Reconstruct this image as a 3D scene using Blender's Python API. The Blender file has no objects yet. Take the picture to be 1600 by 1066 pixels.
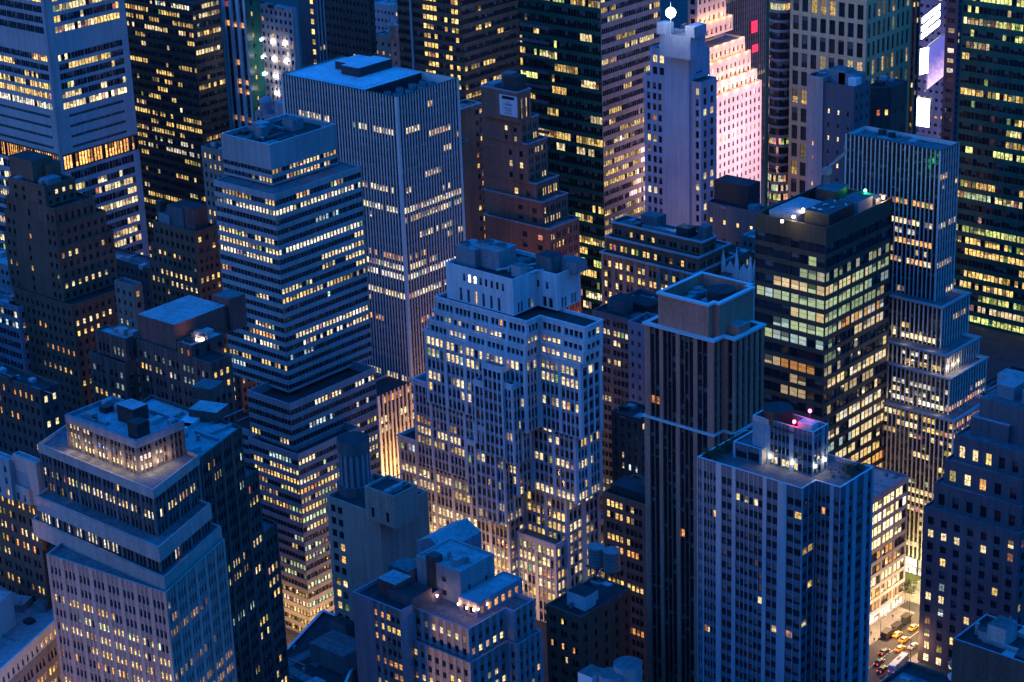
import bpy, math, random
from mathutils import Vector, Matrix
from mathutils.bvhtree import BVHTree
SC = bpy.context.scene
COL = SC.collection

# ------------------------------------------------------------------ camera, world, exposure
F_PX, PITCH, ROLL, YAW, CAMZ = 3415.0, math.radians(21.16), math.radians(-2.04), math.radians(41.73), 375.0
IMW, IMH = 1600.0, 1066.0
_c, _s = math.cos(YAW), math.sin(YAW)
FW = Vector((-_s*math.cos(PITCH), _c*math.cos(PITCH), -math.sin(PITCH)))
_r = Vector((_c, _s, 0)); _u = _r.cross(FW)
RT = _r*math.cos(ROLL) + _u*math.sin(ROLL)
UP = -_r*math.sin(ROLL) + _u*math.cos(ROLL)
CAMP = Vector((0, 0, CAMZ))
cam = bpy.data.cameras.new('camera'); camo = bpy.data.objects.new('camera', cam); COL.objects.link(camo)
cam.sensor_width = 36.0; cam.lens = 36.0*F_PX/IMW; cam.clip_start = 1.0; cam.clip_end = 20000
camo.matrix_world = Matrix(((RT.x, UP.x, -FW.x, CAMP.x), (RT.y, UP.y, -FW.y, CAMP.y), (RT.z, UP.z, -FW.z, CAMP.z), (0, 0, 0, 1)))
SC.camera = camo

GLOW = (.52, .17, .10)
W = bpy.data.worlds.new('World'); SC.world = W; W.use_nodes = True
nt = W.node_tree
bgn = nt.nodes['Background']
sky = nt.nodes.new('ShaderNodeTexSky'); sky.sky_type = 'NISHITA'; sky.sun_disc = False
sky.sun_elevation = math.radians(1.0); sky.sun_rotation = math.radians(215); sky.ozone_density = 4.0; sky.dust_density = 1.5; sky.air_density = 1.3
mul = nt.nodes.new('ShaderNodeMix'); mul.data_type = 'RGBA'; mul.blend_type = 'MULTIPLY'; mul.inputs['Factor'].default_value = 1.0
mul.inputs['B'].default_value = (0.02, 1.0, 1.74, 1)
nt.links.new(sky.outputs[0], mul.inputs['A'])
# the city's own warm skyglow, low over the southern horizon
geo = nt.nodes.new('ShaderNodeTexCoord'); sep = nt.nodes.new('ShaderNodeSeparateXYZ'); nt.links.new(geo.outputs['Generated'], sep.inputs[0])
def wm(op, a, b):
    n = nt.nodes.new('ShaderNodeMath'); n.operation = op
    for k, v in ((0, a), (1, b)):
        if isinstance(v, (int, float)): n.inputs[k].default_value = v
        else: nt.links.new(v, n.inputs[k])
    return n.outputs[0]
lowf = wm('POWER', wm('MAXIMUM', wm('SUBTRACT', 1.0, wm('MULTIPLY', wm('ABSOLUTE', sep.outputs[2], 0), 1.7)), 0.0), 1.5)
dirf = wm('POWER', wm('MAXIMUM', wm('ADD', wm('MULTIPLY', sep.outputs[1], -.62), wm('ADD', wm('MULTIPLY', sep.outputs[0], -.45), .12)), 0.0), 1.5)
glow = nt.nodes.new('ShaderNodeVectorMath'); glow.operation = 'SCALE'; glow.inputs[0].default_value = GLOW; nt.links.new(wm('MULTIPLY', lowf, dirf), glow.inputs['Scale'])
zen = nt.nodes.new('ShaderNodeVectorMath'); zen.operation = 'SCALE'; nt.links.new(mul.outputs['Result'], zen.inputs[0])
nt.links.new(wm('ADD', wm('MULTIPLY', wm('MAXIMUM', sep.outputs[2], 0.0), 1.4), .22), zen.inputs['Scale'])
addg = nt.nodes.new('ShaderNodeVectorMath'); addg.operation = 'ADD'; nt.links.new(zen.outputs[0], addg.inputs[0]); nt.links.new(glow.outputs[0], addg.inputs[1])
nt.links.new(addg.outputs[0], bgn.inputs[0])
bgn.inputs[1].default_value = 0.15
SC.view_settings.view_transform = 'Standard'; SC.view_settings.look = 'None'; SC.view_settings.gamma = 1.0
SC.view_settings.exposure = 3.5
SC.cycles.max_bounces = 4; SC.cycles.diffuse_bounces = 2; SC.cycles.glossy_bounces = 2; SC.cycles.transmission_bounces = 1
SC.cycles.sample_clamp_indirect = 0.2; SC.cycles.sample_clamp_direct = 1.5; SC.cycles.caustics_reflective = False; SC.cycles.caustics_refractive = False
SC.cycles.use_denoising = True
SC.cycles.use_light_tree = True; SC.cycles.use_adaptive_sampling = False

# ------------------------------------------------------------------ picture measurements -> places in the city
def ray(px, py):
    return (FW*F_PX + RT*(px-IMW/2) - UP*(py-IMH/2)).normalized()
def at(px, py, z):
    d = ray(px, py); t = (z-CAMZ)/d.z
    return Vector((d.x*t, d.y*t))
def at_d(px, py, D):
    d = ray(px, py); t = D/math.hypot(d.x, d.y)
    return Vector((d.x*t, d.y*t)), CAMZ+d.z*t
def proj(p):
    v = Vector(p)-CAMP; z = v.dot(FW)
    return IMW/2+F_PX*v.dot(RT)/z, IMH/2-F_PX*v.dot(UP)/z, z
def run(P, z, a, xpx, lo=-400, hi=400):
    """distance along direction a (radians) from P at height z until the picture column xpx"""
    dx, dy = math.cos(a), math.sin(a)
    f = lambda t: proj((P.x+dx*t, P.y+dy*t, z))[0]-xpx
    a0, b0 = lo, hi; fa = f(a0)
    for _ in range(50):
        m = (a0+b0)/2; fm = f(m)
        if (fm > 0) == (fa > 0): a0 = m
        else: b0 = m
    return (a0+b0)/2
def step(P, a, t): return Vector((P.x+math.cos(a)*t, P.y+math.sin(a)*t))
def at_y(px, py, Y):
    d = ray(px, py); t = Y/d.y
    return Vector((d.x*t, Y)), CAMZ+d.z*t
def at_x(px, py, X):
    d = ray(px, py); t = X/d.x
    return Vector((X, d.y*t)), CAMZ+d.z*t
def zof(P, py):
    """height on the vertical through P that shows at picture row py"""
    lo, hi = -300, 370
    for _ in range(50):
        m = (lo+hi)/2
        if proj((P.x, P.y, m))[1] > py: lo = m
        else: hi = m
    return (lo+hi)/2
H90 = math.pi/2
def rect(C, z, xl, xr, aL=0.0, aR=0.0, minL=2, minR=2):
    """near corner C, south side reaching column xl, east side reaching column xr"""
    L = max(minL, run(C, z, math.pi+aL, xl, 0)); R = max(minR, run(C, z, H90+aR, xr, 0))
    A = step(C, math.pi+aL, L); B = step(C, H90+aR, R)
    return [A, C, B, A+(B-C)]
def rectm(C, L, R, aL=0.0, aR=0.0):
    A = step(C, math.pi+aL, L); B = step(C, H90+aR, R)
    return [A, C, B, A+(B-C)]
def notched(C, z, xl, xi, x2, xr):
    """footprint with a re-entrant step: corner C, inner corner, second corner, right end (picture columns)"""
    A = step(C, math.pi, run(C, z, math.pi, xl, 0)); I = step(C, H90, run(C, z, H90, xi, 0))
    C2 = step(I, 0, run(I, z, 0, x2, 0)); R = step(C2, H90, run(C2, z, H90, xr, 0))
    return [A, C, I, C2, R, Vector((A.x, R.y))]

# ------------------------------------------------------------------ materials
MATS = {}
def nn(t, k, **kw):
    n = t.nodes.new(k)
    for a, v in kw.items(): setattr(n, a, v)
    return n
def mat(name, col, rough=0.85, metal=0.0, var=0.25, scale=0.05, streak=True, bump=0.0, brick=False, spec=0.3):
    if name in MATS: return MATS[name]
    m = bpy.data.materials.new(name); m.use_nodes = True; MATS[name] = m
    t = m.node_tree; p = t.nodes['Principled BSDF']
    p.inputs['Roughness'].default_value = rough; p.inputs['Metallic'].default_value = metal
    p.inputs['Specular IOR Level'].default_value = spec
    tc = nn(t, 'ShaderNodeTexCoord')
    n1 = nn(t, 'ShaderNodeTexNoise'); n1.inputs['Scale'].default_value = scale; n1.inputs['Detail'].default_value = 6
    t.links.new(tc.outputs['Object'], n1.inputs['Vector'])
    mp = nn(t, 'ShaderNodeMapping'); mp.inputs['Scale'].default_value = (0.6, 0.6, 0.035) if streak else (0.7, 0.7, 0.7)
    t.links.new(tc.outputs['Object'], mp.inputs['Vector'])
    n2 = nn(t, 'ShaderNodeTexNoise'); n2.inputs['Scale'].default_value = 1.0; n2.inputs['Detail'].default_value = 4
    t.links.new(mp.outputs[0], n2.inputs['Vector'])
    n3 = nn(t, 'ShaderNodeTexNoise'); n3.inputs['Scale'].default_value = 1.7; n3.inputs['Detail'].default_value = 3
    t.links.new(tc.outputs['Object'], n3.inputs['Vector'])
    a = nn(t, 'ShaderNodeMath', operation='ADD'); t.links.new(n1.outputs[0], a.inputs[0]); t.links.new(n2.outputs[0], a.inputs[1])
    b = nn(t, 'ShaderNodeMath', operation='ADD'); t.links.new(a.outputs[0], b.inputs[0]); t.links.new(n3.outputs[0], b.inputs[1])
    mr = nn(t, 'ShaderNodeMapRange'); t.links.new(b.outputs[0], mr.inputs[0])
    mr.inputs[1].default_value = 1.0; mr.inputs[2].default_value = 2.0
    mr.inputs[3].default_value = max(.3, 1-var*1.9); mr.inputs[4].default_value = 1+var*1.3
    vm = nn(t, 'ShaderNodeVectorMath', operation='SCALE'); vm.inputs[0].default_value = col
    t.links.new(mr.outputs[0], vm.inputs['Scale'])
    t.links.new(vm.outputs[0], p.inputs['Base Color'])
    return m
def mat_emit(name, col, s, sample=False):
    if name in MATS: return MATS[name]
    m = bpy.data.materials.new(name); m.use_nodes = True; MATS[name] = m
    p = m.node_tree.nodes['Principled BSDF']
    p.inputs['Base Color'].default_value = (*col, 1); p.inputs['Emission Color'].default_value = (*col, 1); p.inputs['Emission Strength'].default_value = s
    if not sample: m.cycles.emission_sampling = 'NONE'
    return m
def window_mat():
    m = bpy.data.materials.new('window_glass'); m.use_nodes = True
    t = m.node_tree; p = t.nodes['Principled BSDF']; L = t.links.new
    wc = nn(t, 'ShaderNodeAttribute', attribute_name='wc'); wr = nn(t, 'ShaderNodeAttribute', attribute_name='wr'); wn = nn(t, 'ShaderNodeAttribute', attribute_name='wn')
    uv = nn(t, 'ShaderNodeUVMap', uv_map='UVMap')
    mu = nn(t, 'ShaderNodeVectorMath', operation='MULTIPLY'); L(uv.outputs[0], mu.inputs[0]); L(wn.outputs['Vector'], mu.inputs[1])
    fr = nn(t, 'ShaderNodeVectorMath', operation='FRACTION'); L(mu.outputs[0], fr.inputs[0])
    sb = nn(t, 'ShaderNodeVectorMath', operation='SUBTRACT'); L(fr.outputs[0], sb.inputs[0]); sb.inputs[1].default_value = (.5, .5, .5)
    ab = nn(t, 'ShaderNodeVectorMath', operation='ABSOLUTE'); L(sb.outputs[0], ab.inputs[0])
    sx = nn(t, 'ShaderNodeSeparateXYZ'); L(ab.outputs[0], sx.inputs[0])
    gx = nn(t, 'ShaderNodeMath', operation='GREATER_THAN'); L(sx.outputs[0], gx.inputs[0]); gx.inputs[1].default_value = .44
    gy = nn(t, 'ShaderNodeMath', operation='GREATER_THAN'); L(sx.outputs[1], gy.inputs[0]); gy.inputs[1].default_value = .465
    frame = nn(t, 'ShaderNodeMath', operation='MAXIMUM'); L(gx.outputs[0], frame.inputs[0]); L(gy.outputs[0], frame.inputs[1])
    # room pattern: soft blotches of furniture and ceiling lights, offset by the window's own number
    ro = nn(t, 'ShaderNodeVectorMath', operation='SCALE'); ro.inputs[0].default_value = (37., 91., 53.); L(wr.outputs['Fac'], ro.inputs['Scale'])
    ad = nn(t, 'ShaderNodeVectorMath', operation='ADD'); L(mu.outputs[0], ad.inputs[0]); L(ro.outputs[0], ad.inputs[1])
    no = nn(t, 'ShaderNodeTexNoise'); no.inputs['Scale'].default_value = 2.3; no.inputs['Detail'].default_value = 2.5; L(ad.outputs[0], no.inputs['Vector'])
    m1 = nn(t, 'ShaderNodeMapRange'); L(no.outputs[0], m1.inputs[0]); m1.inputs[1].default_value = .36; m1.inputs[2].default_value = .62; m1.inputs[3].default_value = .22; m1.inputs[4].default_value = 1.25
    swn = nn(t, 'ShaderNodeSeparateXYZ'); L(wn.outputs['Vector'], swn.inputs[0])
    ms_ = nn(t, 'ShaderNodeMix'); L(swn.outputs[2], ms_.inputs['Factor']); ms_.inputs['A'].default_value = .95; L(m1.outputs[0], ms_.inputs['B'])
    # blind: upper part covered down to a height of its own
    suv = nn(t, 'ShaderNodeSeparateXYZ'); L(uv.outputs[0], suv.inputs[0])
    w2 = nn(t, 'ShaderNodeMath', operation='MULTIPLY'); L(wr.outputs['Fac'], w2.inputs[0]); w2.inputs[1].default_value = 7.31
    wf = nn(t, 'ShaderNodeMath', operation='FRACT'); L(w2.outputs[0], wf.inputs[0])
    bl = nn(t, 'ShaderNodeMath', operation='GREATER_THAN'); L(suv.outputs[1], bl.inputs[0]); 
    bh = nn(t, 'ShaderNodeMapRange'); L(wf.outputs[0], bh.inputs[0]); bh.inputs[3].default_value = 1.25; bh.inputs[4].default_value = .25
    L(bh.outputs[0], bl.inputs[1])
    m2 = nn(t, 'ShaderNodeMix'); L(bl.outputs[0], m2.inputs['Factor']); L(ms_.outputs['Result'], m2.inputs['A'])
    w3 = nn(t, 'ShaderNodeMath', operation='MULTIPLY'); L(wr.outputs['Fac'], w3.inputs[0]); w3.inputs[1].default_value = 23.7
    w4 = nn(t, 'ShaderNodeMath', operation='FRACT'); L(w3.outputs[0], w4.inputs[0])
    w5 = nn(t, 'ShaderNodeMapRange'); L(w4.outputs[0], w5.inputs[0]); w5.inputs[1].default_value = .2; w5.inputs[3].default_value = .1; w5.inputs[4].default_value = .85; L(w5.outputs[0], m2.inputs['B'])
    inv = nn(t, 'ShaderNodeMath', operation='SUBTRACT'); inv.inputs[0].default_value = 1.; L(frame.outputs[0], inv.inputs[1])
    em = nn(t, 'ShaderNodeMath', operation='MULTIPLY'); L(m2.outputs['Result'], em.inputs[0]); L(inv.outputs[0], em.inputs[1])
    L(wc.outputs['Color'], p.inputs['Emission Color']); L(em.outputs[0], p.inputs['Emission Strength'])
    # glass / blind / frame colour
    bm = nn(t, 'ShaderNodeMath', operation='MULTIPLY'); L(bl.outputs[0], bm.inputs[0])
    gt = nn(t, 'ShaderNodeMath', operation='GREATER_THAN'); L(wr.outputs['Fac'], gt.inputs[0]); gt.inputs[1].default_value = .45; L(gt.outputs[0], bm.inputs[1])
    c1 = nn(t, 'ShaderNodeMix', data_type='RGBA'); L(bm.outputs[0], c1.inputs['Factor']); c1.inputs['A'].default_value = (.012, .016, .022, 1); c1.inputs['B'].default_value = (.11, .11, .11, 1)
    c2 = nn(t, 'ShaderNodeMix', data_type='RGBA'); L(frame.outputs[0], c2.inputs['Factor']); L(c1.outputs['Result'], c2.inputs['A']); c2.inputs['B'].default_value = (.035, .035, .04, 1)
    L(c2.outputs['Result'], p.inputs['Base Color'])
    p.inputs['Roughness'].default_value = .1; p.inputs['Specular IOR Level'].default_value = .6
    gn = nn(t, 'ShaderNodeNewGeometry'); wv = nn(t, 'ShaderNodeTexWhiteNoise', noise_dimensions='1D'); L(wr.outputs['Fac'], wv.inputs['W'])
    wo = nn(t, 'ShaderNodeVectorMath', operation='SUBTRACT'); L(wv.outputs['Color'], wo.inputs[0]); wo.inputs[1].default_value = (.5, .5, .5)
    wsx = nn(t, 'ShaderNodeVectorMath', operation='SCALE'); L(wo.outputs[0], wsx.inputs[0]); wsx.inputs['Scale'].default_value = .16
    wa = nn(t, 'ShaderNodeVectorMath', operation='ADD'); L(gn.outputs['Normal'], wa.inputs[0]); L(wsx.outputs[0], wa.inputs[1])
    wz = nn(t, 'ShaderNodeVectorMath', operation='NORMALIZE'); L(wa.outputs[0], wz.inputs[0]); L(wz.outputs[0], p.inputs['Normal'])
    try: m.cycles.emission_sampling = 'NONE'
    except Exception: pass
    return m
WIN = window_mat()

limestone = mat('pale_limestone', (.56, .56, .58), var=.22)
greystone = mat('grey_stone', (.27, .25, .29), var=.25)
rustbrick = mat('rust_brick', (.27, .125, .09), var=.28)
palepanel = mat('pale_panel', (.36, .35, .36), var=.2)
bluestone = mat('blue_grey_stone', (.34, .38, .47), var=.2)
spanstone = mat('grey_spandrel', (.30, .30, .32), var=.25)  # spandrels of the pale stepped tower, a darker grey than its piers
mauvespan = mat('mauve_spandrel', (.085, .07, .075), var=.3)
granite = mat('brown_granite', (.55, .19, .13), var=.25)
deckroof = mat('deck_membrane', (.52, .53, .55), rough=.8, var=.25, scale=.1, streak=False)
tanwall = mat('tan_wall', (.38, .25, .21), var=.25)
mauvelow = mat('mauve_low_spandrel', (.27, .20, .19), var=.3)
mauvepier = mat('mauve_pier', (.15, .115, .12), var=.3)
mauvebrick = mat('mauve_brick', (.42, .31, .29), var=.2)
concrete = mat('grey_concrete', (.30, .30, .31), var=.2)
darkconc = mat('dark_concrete', (.12, .12, .13), var=.3)
brownbrick = mat('brown_brick', (.20, .095, .065), var=.3)
redbrick = mat('red_brick', (.19, .08, .07), var=.3)
darkbrick = mat('dark_brick', (.085, .065, .06), var=.35)
tanbrick = mat('tan_brick', (.24, .18, .15), var=.25)
pinkstone = mat('pink_stone', (.42, .33, .32), var=.2)
beigestone = mat('beige_stone', (.60, .43, .25), var=.2)
whitepaint = mat('white_paint', (.62, .62, .62), var=.12)
metalfin = mat('aluminium_fin', (.56, .53, .51), rough=.5, var=.12)
darkmetal = mat('dark_metal', (.035, .035, .04), rough=.5, var=.3, streak=False)
greymetal = mat('grey_metal', (.22, .23, .25), rough=.45, var=.25, streak=False)
bronze = mat('bronze_panel', (.09, .065, .045), rough=.5, var=.3)
tealpanel = mat('teal_panel', (.015, .12, .085), rough=.3, var=.3)
blackglass = mat('black_panel', (.018, .02, .024), rough=.2, var=.3, spec=.5)
roofdark = mat('tar_roof', (.03, .03, .034), rough=.9, var=.5, scale=.12, streak=False)
roofgrey = mat('gravel_roof', (.12, .12, .125), rough=.9, var=.4, scale=.12, streak=False)
roofpale = mat('pale_membrane_roof', (.30, .30, .31), rough=.9, var=.3, scale=.12, streak=False)
coping = mat('metal_coping', (.5, .5, .52), rough=.45, var=.1, streak=False)
wood = mat('weathered_wood', (.34, .27, .25), var=.35)

# ------------------------------------------------------------------ mesh and object helpers
ALLQ = []       # every opaque face, for the visibility test of the windows
SPLIT = {'bulkhead', 'penthouse', 'cooling_fan', 'cooling_tower', 'silo', 'skylight', 'roof_tank_house', 'rooftop_machinery', 'plant_vault', 'duct', 'air_unit', 'upper_block', 'pinnacle', 'gable', 'roof_shed', 'roof_pipe', 'crown_block', 'plant_box', 'pale_band', 'roof_path', 'roof', 'parapet', 'neon_sign'}
class MB:
    def __init__(s): s.v = []; s.f = []; s.m = []; s.mats = []; s.cuts = []
    def cut(s): s.cuts.append(len(s.f))
    def mi(s, m):
        if m not in s.mats: s.mats.append(m)
        return s.mats.index(m)
    def face(s, pts, m):
        n = len(s.v); s.v += [tuple(p) for p in pts]; s.f.append(tuple(range(n, n+len(pts)))); s.m.append(s.mi(m))
    def prism(s, pts, z0, z1, m, top=None, bottom=False):
        s.cut(); n = len(pts)
        for i in range(n):
            a, b = pts[i], pts[(i+1) % n]
            s.face([(a[0], a[1], z0), (b[0], b[1], z0), (b[0], b[1], z1), (a[0], a[1], z1)], m)
        s.face([(p[0], p[1], z1) for p in pts], top or m)
        if bottom: s.face([(p[0], p[1], z0) for p in reversed(pts)], m)
    def box(s, cx, cy, z0, sx, sy, h, m, rot=0.0, top=None):
        c, q = math.cos(rot), math.sin(rot)
        pts = [(cx+x*c-y*q, cy+x*q+y*c) for x, y in ((-sx/2, -sy/2), (sx/2, -sy/2), (sx/2, sy/2), (-sx/2, sy/2))]
        s.prism(pts, z0, z0+h, m, top, True)
    def cyl(s, cx, cy, z0, r, h, m, n=20, r2=None, top=None, cap=True):
        s.cut(); r2 = r if r2 is None else r2
        a = [(cx+math.cos(i*2*math.pi/n), cy+math.sin(i*2*math.pi/n)) for i in range(n)]
        P = lambda i, rr, z: (cx+rr*math.cos(i*2*math.pi/n), cy+rr*math.sin(i*2*math.pi/n), z)
        for i in range(n):
            j = i+1
            if r2 > 1e-4: s.face([P(i, r, z0), P(j, r, z0), P(j, r2, z0+h), P(i, r2, z0+h)], m)
            else: s.face([P(i, r, z0), P(j, r, z0), (cx, cy, z0+h)], m)
        if cap and r2 > 1e-4: s.face([P(i, r2, z0+h) for i in range(n)], top or m)
    def tube(s, p, q, r, m, n=6):
        s.cut(); p, q = Vector(p), Vector(q); d = (q-p).normalized()
        u = d.cross(Vector((0, 0, 1)) if abs(d.z) < .95 else Vector((1, 0, 0))).normalized(); w = d.cross(u)
        R = lambda c, i: c+u*(r*math.cos(i*2*math.pi/n))+w*(r*math.sin(i*2*math.pi/n))
        for i in range(n): s.face([R(p, i), R(p, i+1), R(q, i+1), R(q, i)], m)
        s.face([R(q, i) for i in range(n)], m); s.face([R(p, n-i) for i in range(n)], m)
    def build(s, name, parent=None, org=(0, 0, 0), see=True, smooth=False):
        if not s.f: return None
        if name in SPLIT and len([c for c in s.cuts if 0 < c < len(s.f)]) > 0:
            cs = sorted(set([0]+s.cuts+[len(s.f)])); o = None
            for a, b in zip(cs, cs[1:]):
                if b <= a: continue
                q = MB()
                for k in range(a, b): q.face([s.v[i] for i in s.f[k]], s.mats[s.m[k]])
                o = q.build(name, parent, org, see, smooth)
            return o
        me = bpy.data.meshes.new(name); o0 = Vector(org)
        me.from_pydata([(v[0]-o0.x, v[1]-o0.y, v[2]-o0.z) for v in s.v], [], s.f)
        for m in s.mats: me.materials.append(m)
        me.polygons.foreach_set('material_index', s.m)
        if smooth: me.polygons.foreach_set('use_smooth', [True]*len(s.f))
        me.update()
        o = bpy.data.objects.new(name, me); COL.objects.link(o)
        if parent is not None: o.parent = parent
        else: o.location = org
        if see:
            for f in s.f: ALLQ.append([s.v[i] for i in f])
        return o
def tag(o, label, cat=None, group=None, kind=None):
    if label: o['label'] = label
    if cat: o['category'] = cat
    if group: o['group'] = group
    if kind: o['kind'] = kind
    return o
def empty(name, loc, label, cat, group=None):
    o = bpy.data.objects.new(name, None); COL.objects.link(o); o.location = loc; o.empty_display_size = 2
    return tag(o, label, cat, group)

def offs(pts, o):
    n = len(pts); out = []
    for i in range(n):
        a, b, c = pts[i-1], pts[i], pts[(i+1) % n]
        d1 = (b-a).normalized(); d2 = (c-b).normalized()
        n1 = Vector((-d1.y, d1.x)); n2 = Vector((-d2.y, d2.x))
        k = n1+n2; dn = 1+n1.dot(n2)
        out.append(b+k*(o/max(dn, .2)))
    return out

PAL = {'Y': (1., .66, .20), 'P': (1., .78, .40), 'W': (1., .90, .68), 'O': (1., .45, .12), 'G': (.66, .86, .48), 'C': (.62, .86, .82), 'L': (.92, 1., .30), 'B': (.10, .32, 1.), 'R': (1., .2, .08)}
LITGAIN = 0.15
BUILDINGS = []
class Bld:
    def __init__(s, name, label, C, cat='building', seed=0, group=None):
        s.org = Vector((C.x, C.y, 0)); s.root = empty(name, s.org, label, cat, group)
        s.wall = MB(); s.roof = MB(); s.trim = MB(); s.wins = []; s.rng = random.Random(seed or len(BUILDINGS)*17+5)
        s.extra = []; s.n_obj = 100; s.flats = []
        BUILDINGS.append(s)
    def part(s, name):
        m = MB(); s.extra.append((name, m)); return m
    def tier(s, pts, z0, z1, styles, wall=None, roof=roofgrey, ph=1.1, cop=None, plain=None, cw=.45, lip=0.0):
        n = len(pts); wall = wall or plain
        for i in range(n):
            st = styles[i] if i < len(styles) else None
            if st is None:
                a, b = pts[i], pts[(i+1) % n]
                s.wall.face([(a.x, a.y, z0), (b.x, b.y, z0), (b.x, b.y, z1), (a.x, a.y, z1)], wall)
            else: s.facade(pts, i, z0, z1, st, wall)
        s.trim.cut(); s.roof.cut()
        # parapet and roof
        cop = cop or wall
        out = offs(pts, -lip); inn = offs(pts, cw)
        for i in range(n):
            j = (i+1) % n; a, b, c, d = out[i], out[j], inn[j], inn[i]
            s.trim.face([(a.x, a.y, z1+.02), (b.x, b.y, z1+.02), (c.x, c.y, z1+.02), (d.x, d.y, z1+.02)], cop)
            if lip > 0: s.trim.face([(a.x, a.y, z1-.6), (b.x, b.y, z1-.6), (b.x, b.y, z1+.02), (a.x, a.y, z1+.02)], cop)
            s.trim.face([(c.x, c.y, z1-ph), (d.x, d.y, z1-ph), (d.x, d.y, z1+.02), (c.x, c.y, z1+.02)], wall)
        s.roof.face([(p.x, p.y, z1-ph) for p in inn], roof)
        s.flats.append((pts, z1-ph))
    def facade(s, pts, i, z0, z1, st, wall):
        n = len(pts); j = (i+1) % n
        a, b = pts[i], pts[j]; L = (b-a).length; d = (b-a)/L; nin = Vector((-d.y, d.x))
        g = st.get('g', 1); ww = st.get('ww', 1.4); wm = st.get('wm', .3); wp = st.get('wp', 1.0); cm = st.get('cm', 1.0)
        fh = st.get('fh', 3.6); wh = st.get('wh', 2.0); sh = st.get('sh', .9); top = st.get('top', 1.2); bot = st.get('bot', 0.)
        op = st.get('op', 0.); om = st.get('om', op); os_ = st.get('os', .03); og = st.get('og', .38)
        mp = st.get('mp') or wall; ms = st.get('ms') or wall; mm = st.get('mm') or mp
        nu, nv = st.get('nu', 1), st.get('nv', 2); soft = st.get('soft', 1.); lit = st.get('lit', {})
        po = {o: offs(pts, o) for o in {op, om, om+.02, os_, og}}
        def ends(o):
            q = po[o]; return (q[i]-a).dot(d), (q[j]-a).dot(d)
        def P(sv, o, z):
            q = a+d*sv+nin*o; return (q.x, q.y, z)
        av = L-2*cm
        unit = g*ww+(g-1)*wm
        G = max(1, round((av+wp)/(unit+wp)))
        if av < ww*.8: G = 0
        sc = av/(G*unit+(G-1)*wp) if G else 1
        wins = []; piers = []; x = cm
        if 'layout' in st:
            lay = st['layout']; tw = sum(w for k_, w, *_ in lay); x = 0; cur = []
            for kk, w, *_ in lay:
                w = w*L/tw
                if kk == 'w': wins.append((x, x+w, len(wins)))
                else: cur.append((x, x+w))
                x += w
            for q, (u, v) in enumerate(cur):
                if u > .01 and v < L-.01: piers.append((u, v, op, mp))
            # thin mullions where two panes meet
            for (u0, v0, _), (u1, v1, _) in zip(wins, wins[1:]):
                if u1-v0 < .01: piers.append((v0-.06, v0+.06, om+.02, mm))
            G = 0
        for k in range(G):
            for q in range(g):
                wins.append((x, x+ww*sc, k)); x += ww*sc
                if q < g-1: piers.append((x, x+wm*sc, om, mm)); x += wm*sc
            if k < G-1: piers.append((x, x+wp*sc, op, mp)); x += wp*sc
        e0, e1 = ends(op)
        if wins:
            piers = ([(None, wins[0][0], op, mp)] if wins[0][0] > .01 else [])+piers+([(wins[-1][1], None, op, mp)] if wins[-1][1] < L-.01 else [])
        else: piers = [(None, None, op, mp)]
        nf = max(0, round((z1-z0-top-bot)/fh)); fs = (z1-z0-top-bot)/nf if nf else 1
        k = fs/fh
        rows = []
        for r in range(nf):
            zb = z1-top-(r+1)*fs+sh*k
            rows.append((zb, zb+wh*k))
        # piers
        for u, v, o, m in piers:
            f0, f1 = ends(o)
            uu = f0 if u is None else u; vv = f1 if v is None else v
            s.wall.face([P(uu, o, z0), P(vv, o, z0), P(vv, o, z1), P(uu, o, z1)], m)
            if u is not None: s.wall.face([P(uu, og, z0), P(uu, o, z0), P(uu, o, z1), P(uu, og, z1)], m)
            if v is not None: s.wall.face([P(vv, o, z0), P(vv, og, z0), P(vv, og, z1), P(vv, o, z1)], m)
        # spandrels
        f0, f1 = ends(os_)
        cuts = [z1]+[c for r in rows for c in (r[1], r[0])]+[z0]
        for q in range(0, len(cuts), 2):
            hi, lo = cuts[q], cuts[q+1]
            if hi-lo < .02: continue
            if q == 0 and st.get('ms') in (spanstone, mauvespan) and hi-lo > .5:
                g0, g1 = (offs(pts, -.06)[i]-a).dot(d), (offs(pts, -.06)[j]-a).dot(d)
                s.wall.face([P(g0, -.06, lo), P(g1, -.06, lo), P(g1, -.06, hi), P(g0, -.06, hi)], wall); s.wall.face([P(f0, os_, lo), P(f1, os_, lo), P(g1, -.06, lo), P(g0, -.06, lo)], wall)
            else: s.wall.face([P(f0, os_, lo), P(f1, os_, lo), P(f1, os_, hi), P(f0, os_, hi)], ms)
            if lo > z0+.01: s.wall.face([P(f0, og, lo), P(f1, og, lo), P(f1, os_, lo), P(f0, os_, lo)], ms)
            if hi < z1-.01: s.wall.face([P(f0, os_, hi), P(f1, os_, hi), P(f1, og, hi), P(f0, og, hi)], ms)
        # windows
        rng = s.rng; p = lit.get('p', .12); rp = lit.get('rows', {}); run_ = lit.get('run', 3.); pal = lit.get('pal', 'YPP'); gain = lit.get('gain', 1.)
        pr = lit.get('pr', .15); zg = lit.get('low')
        nw = len(wins)
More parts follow.
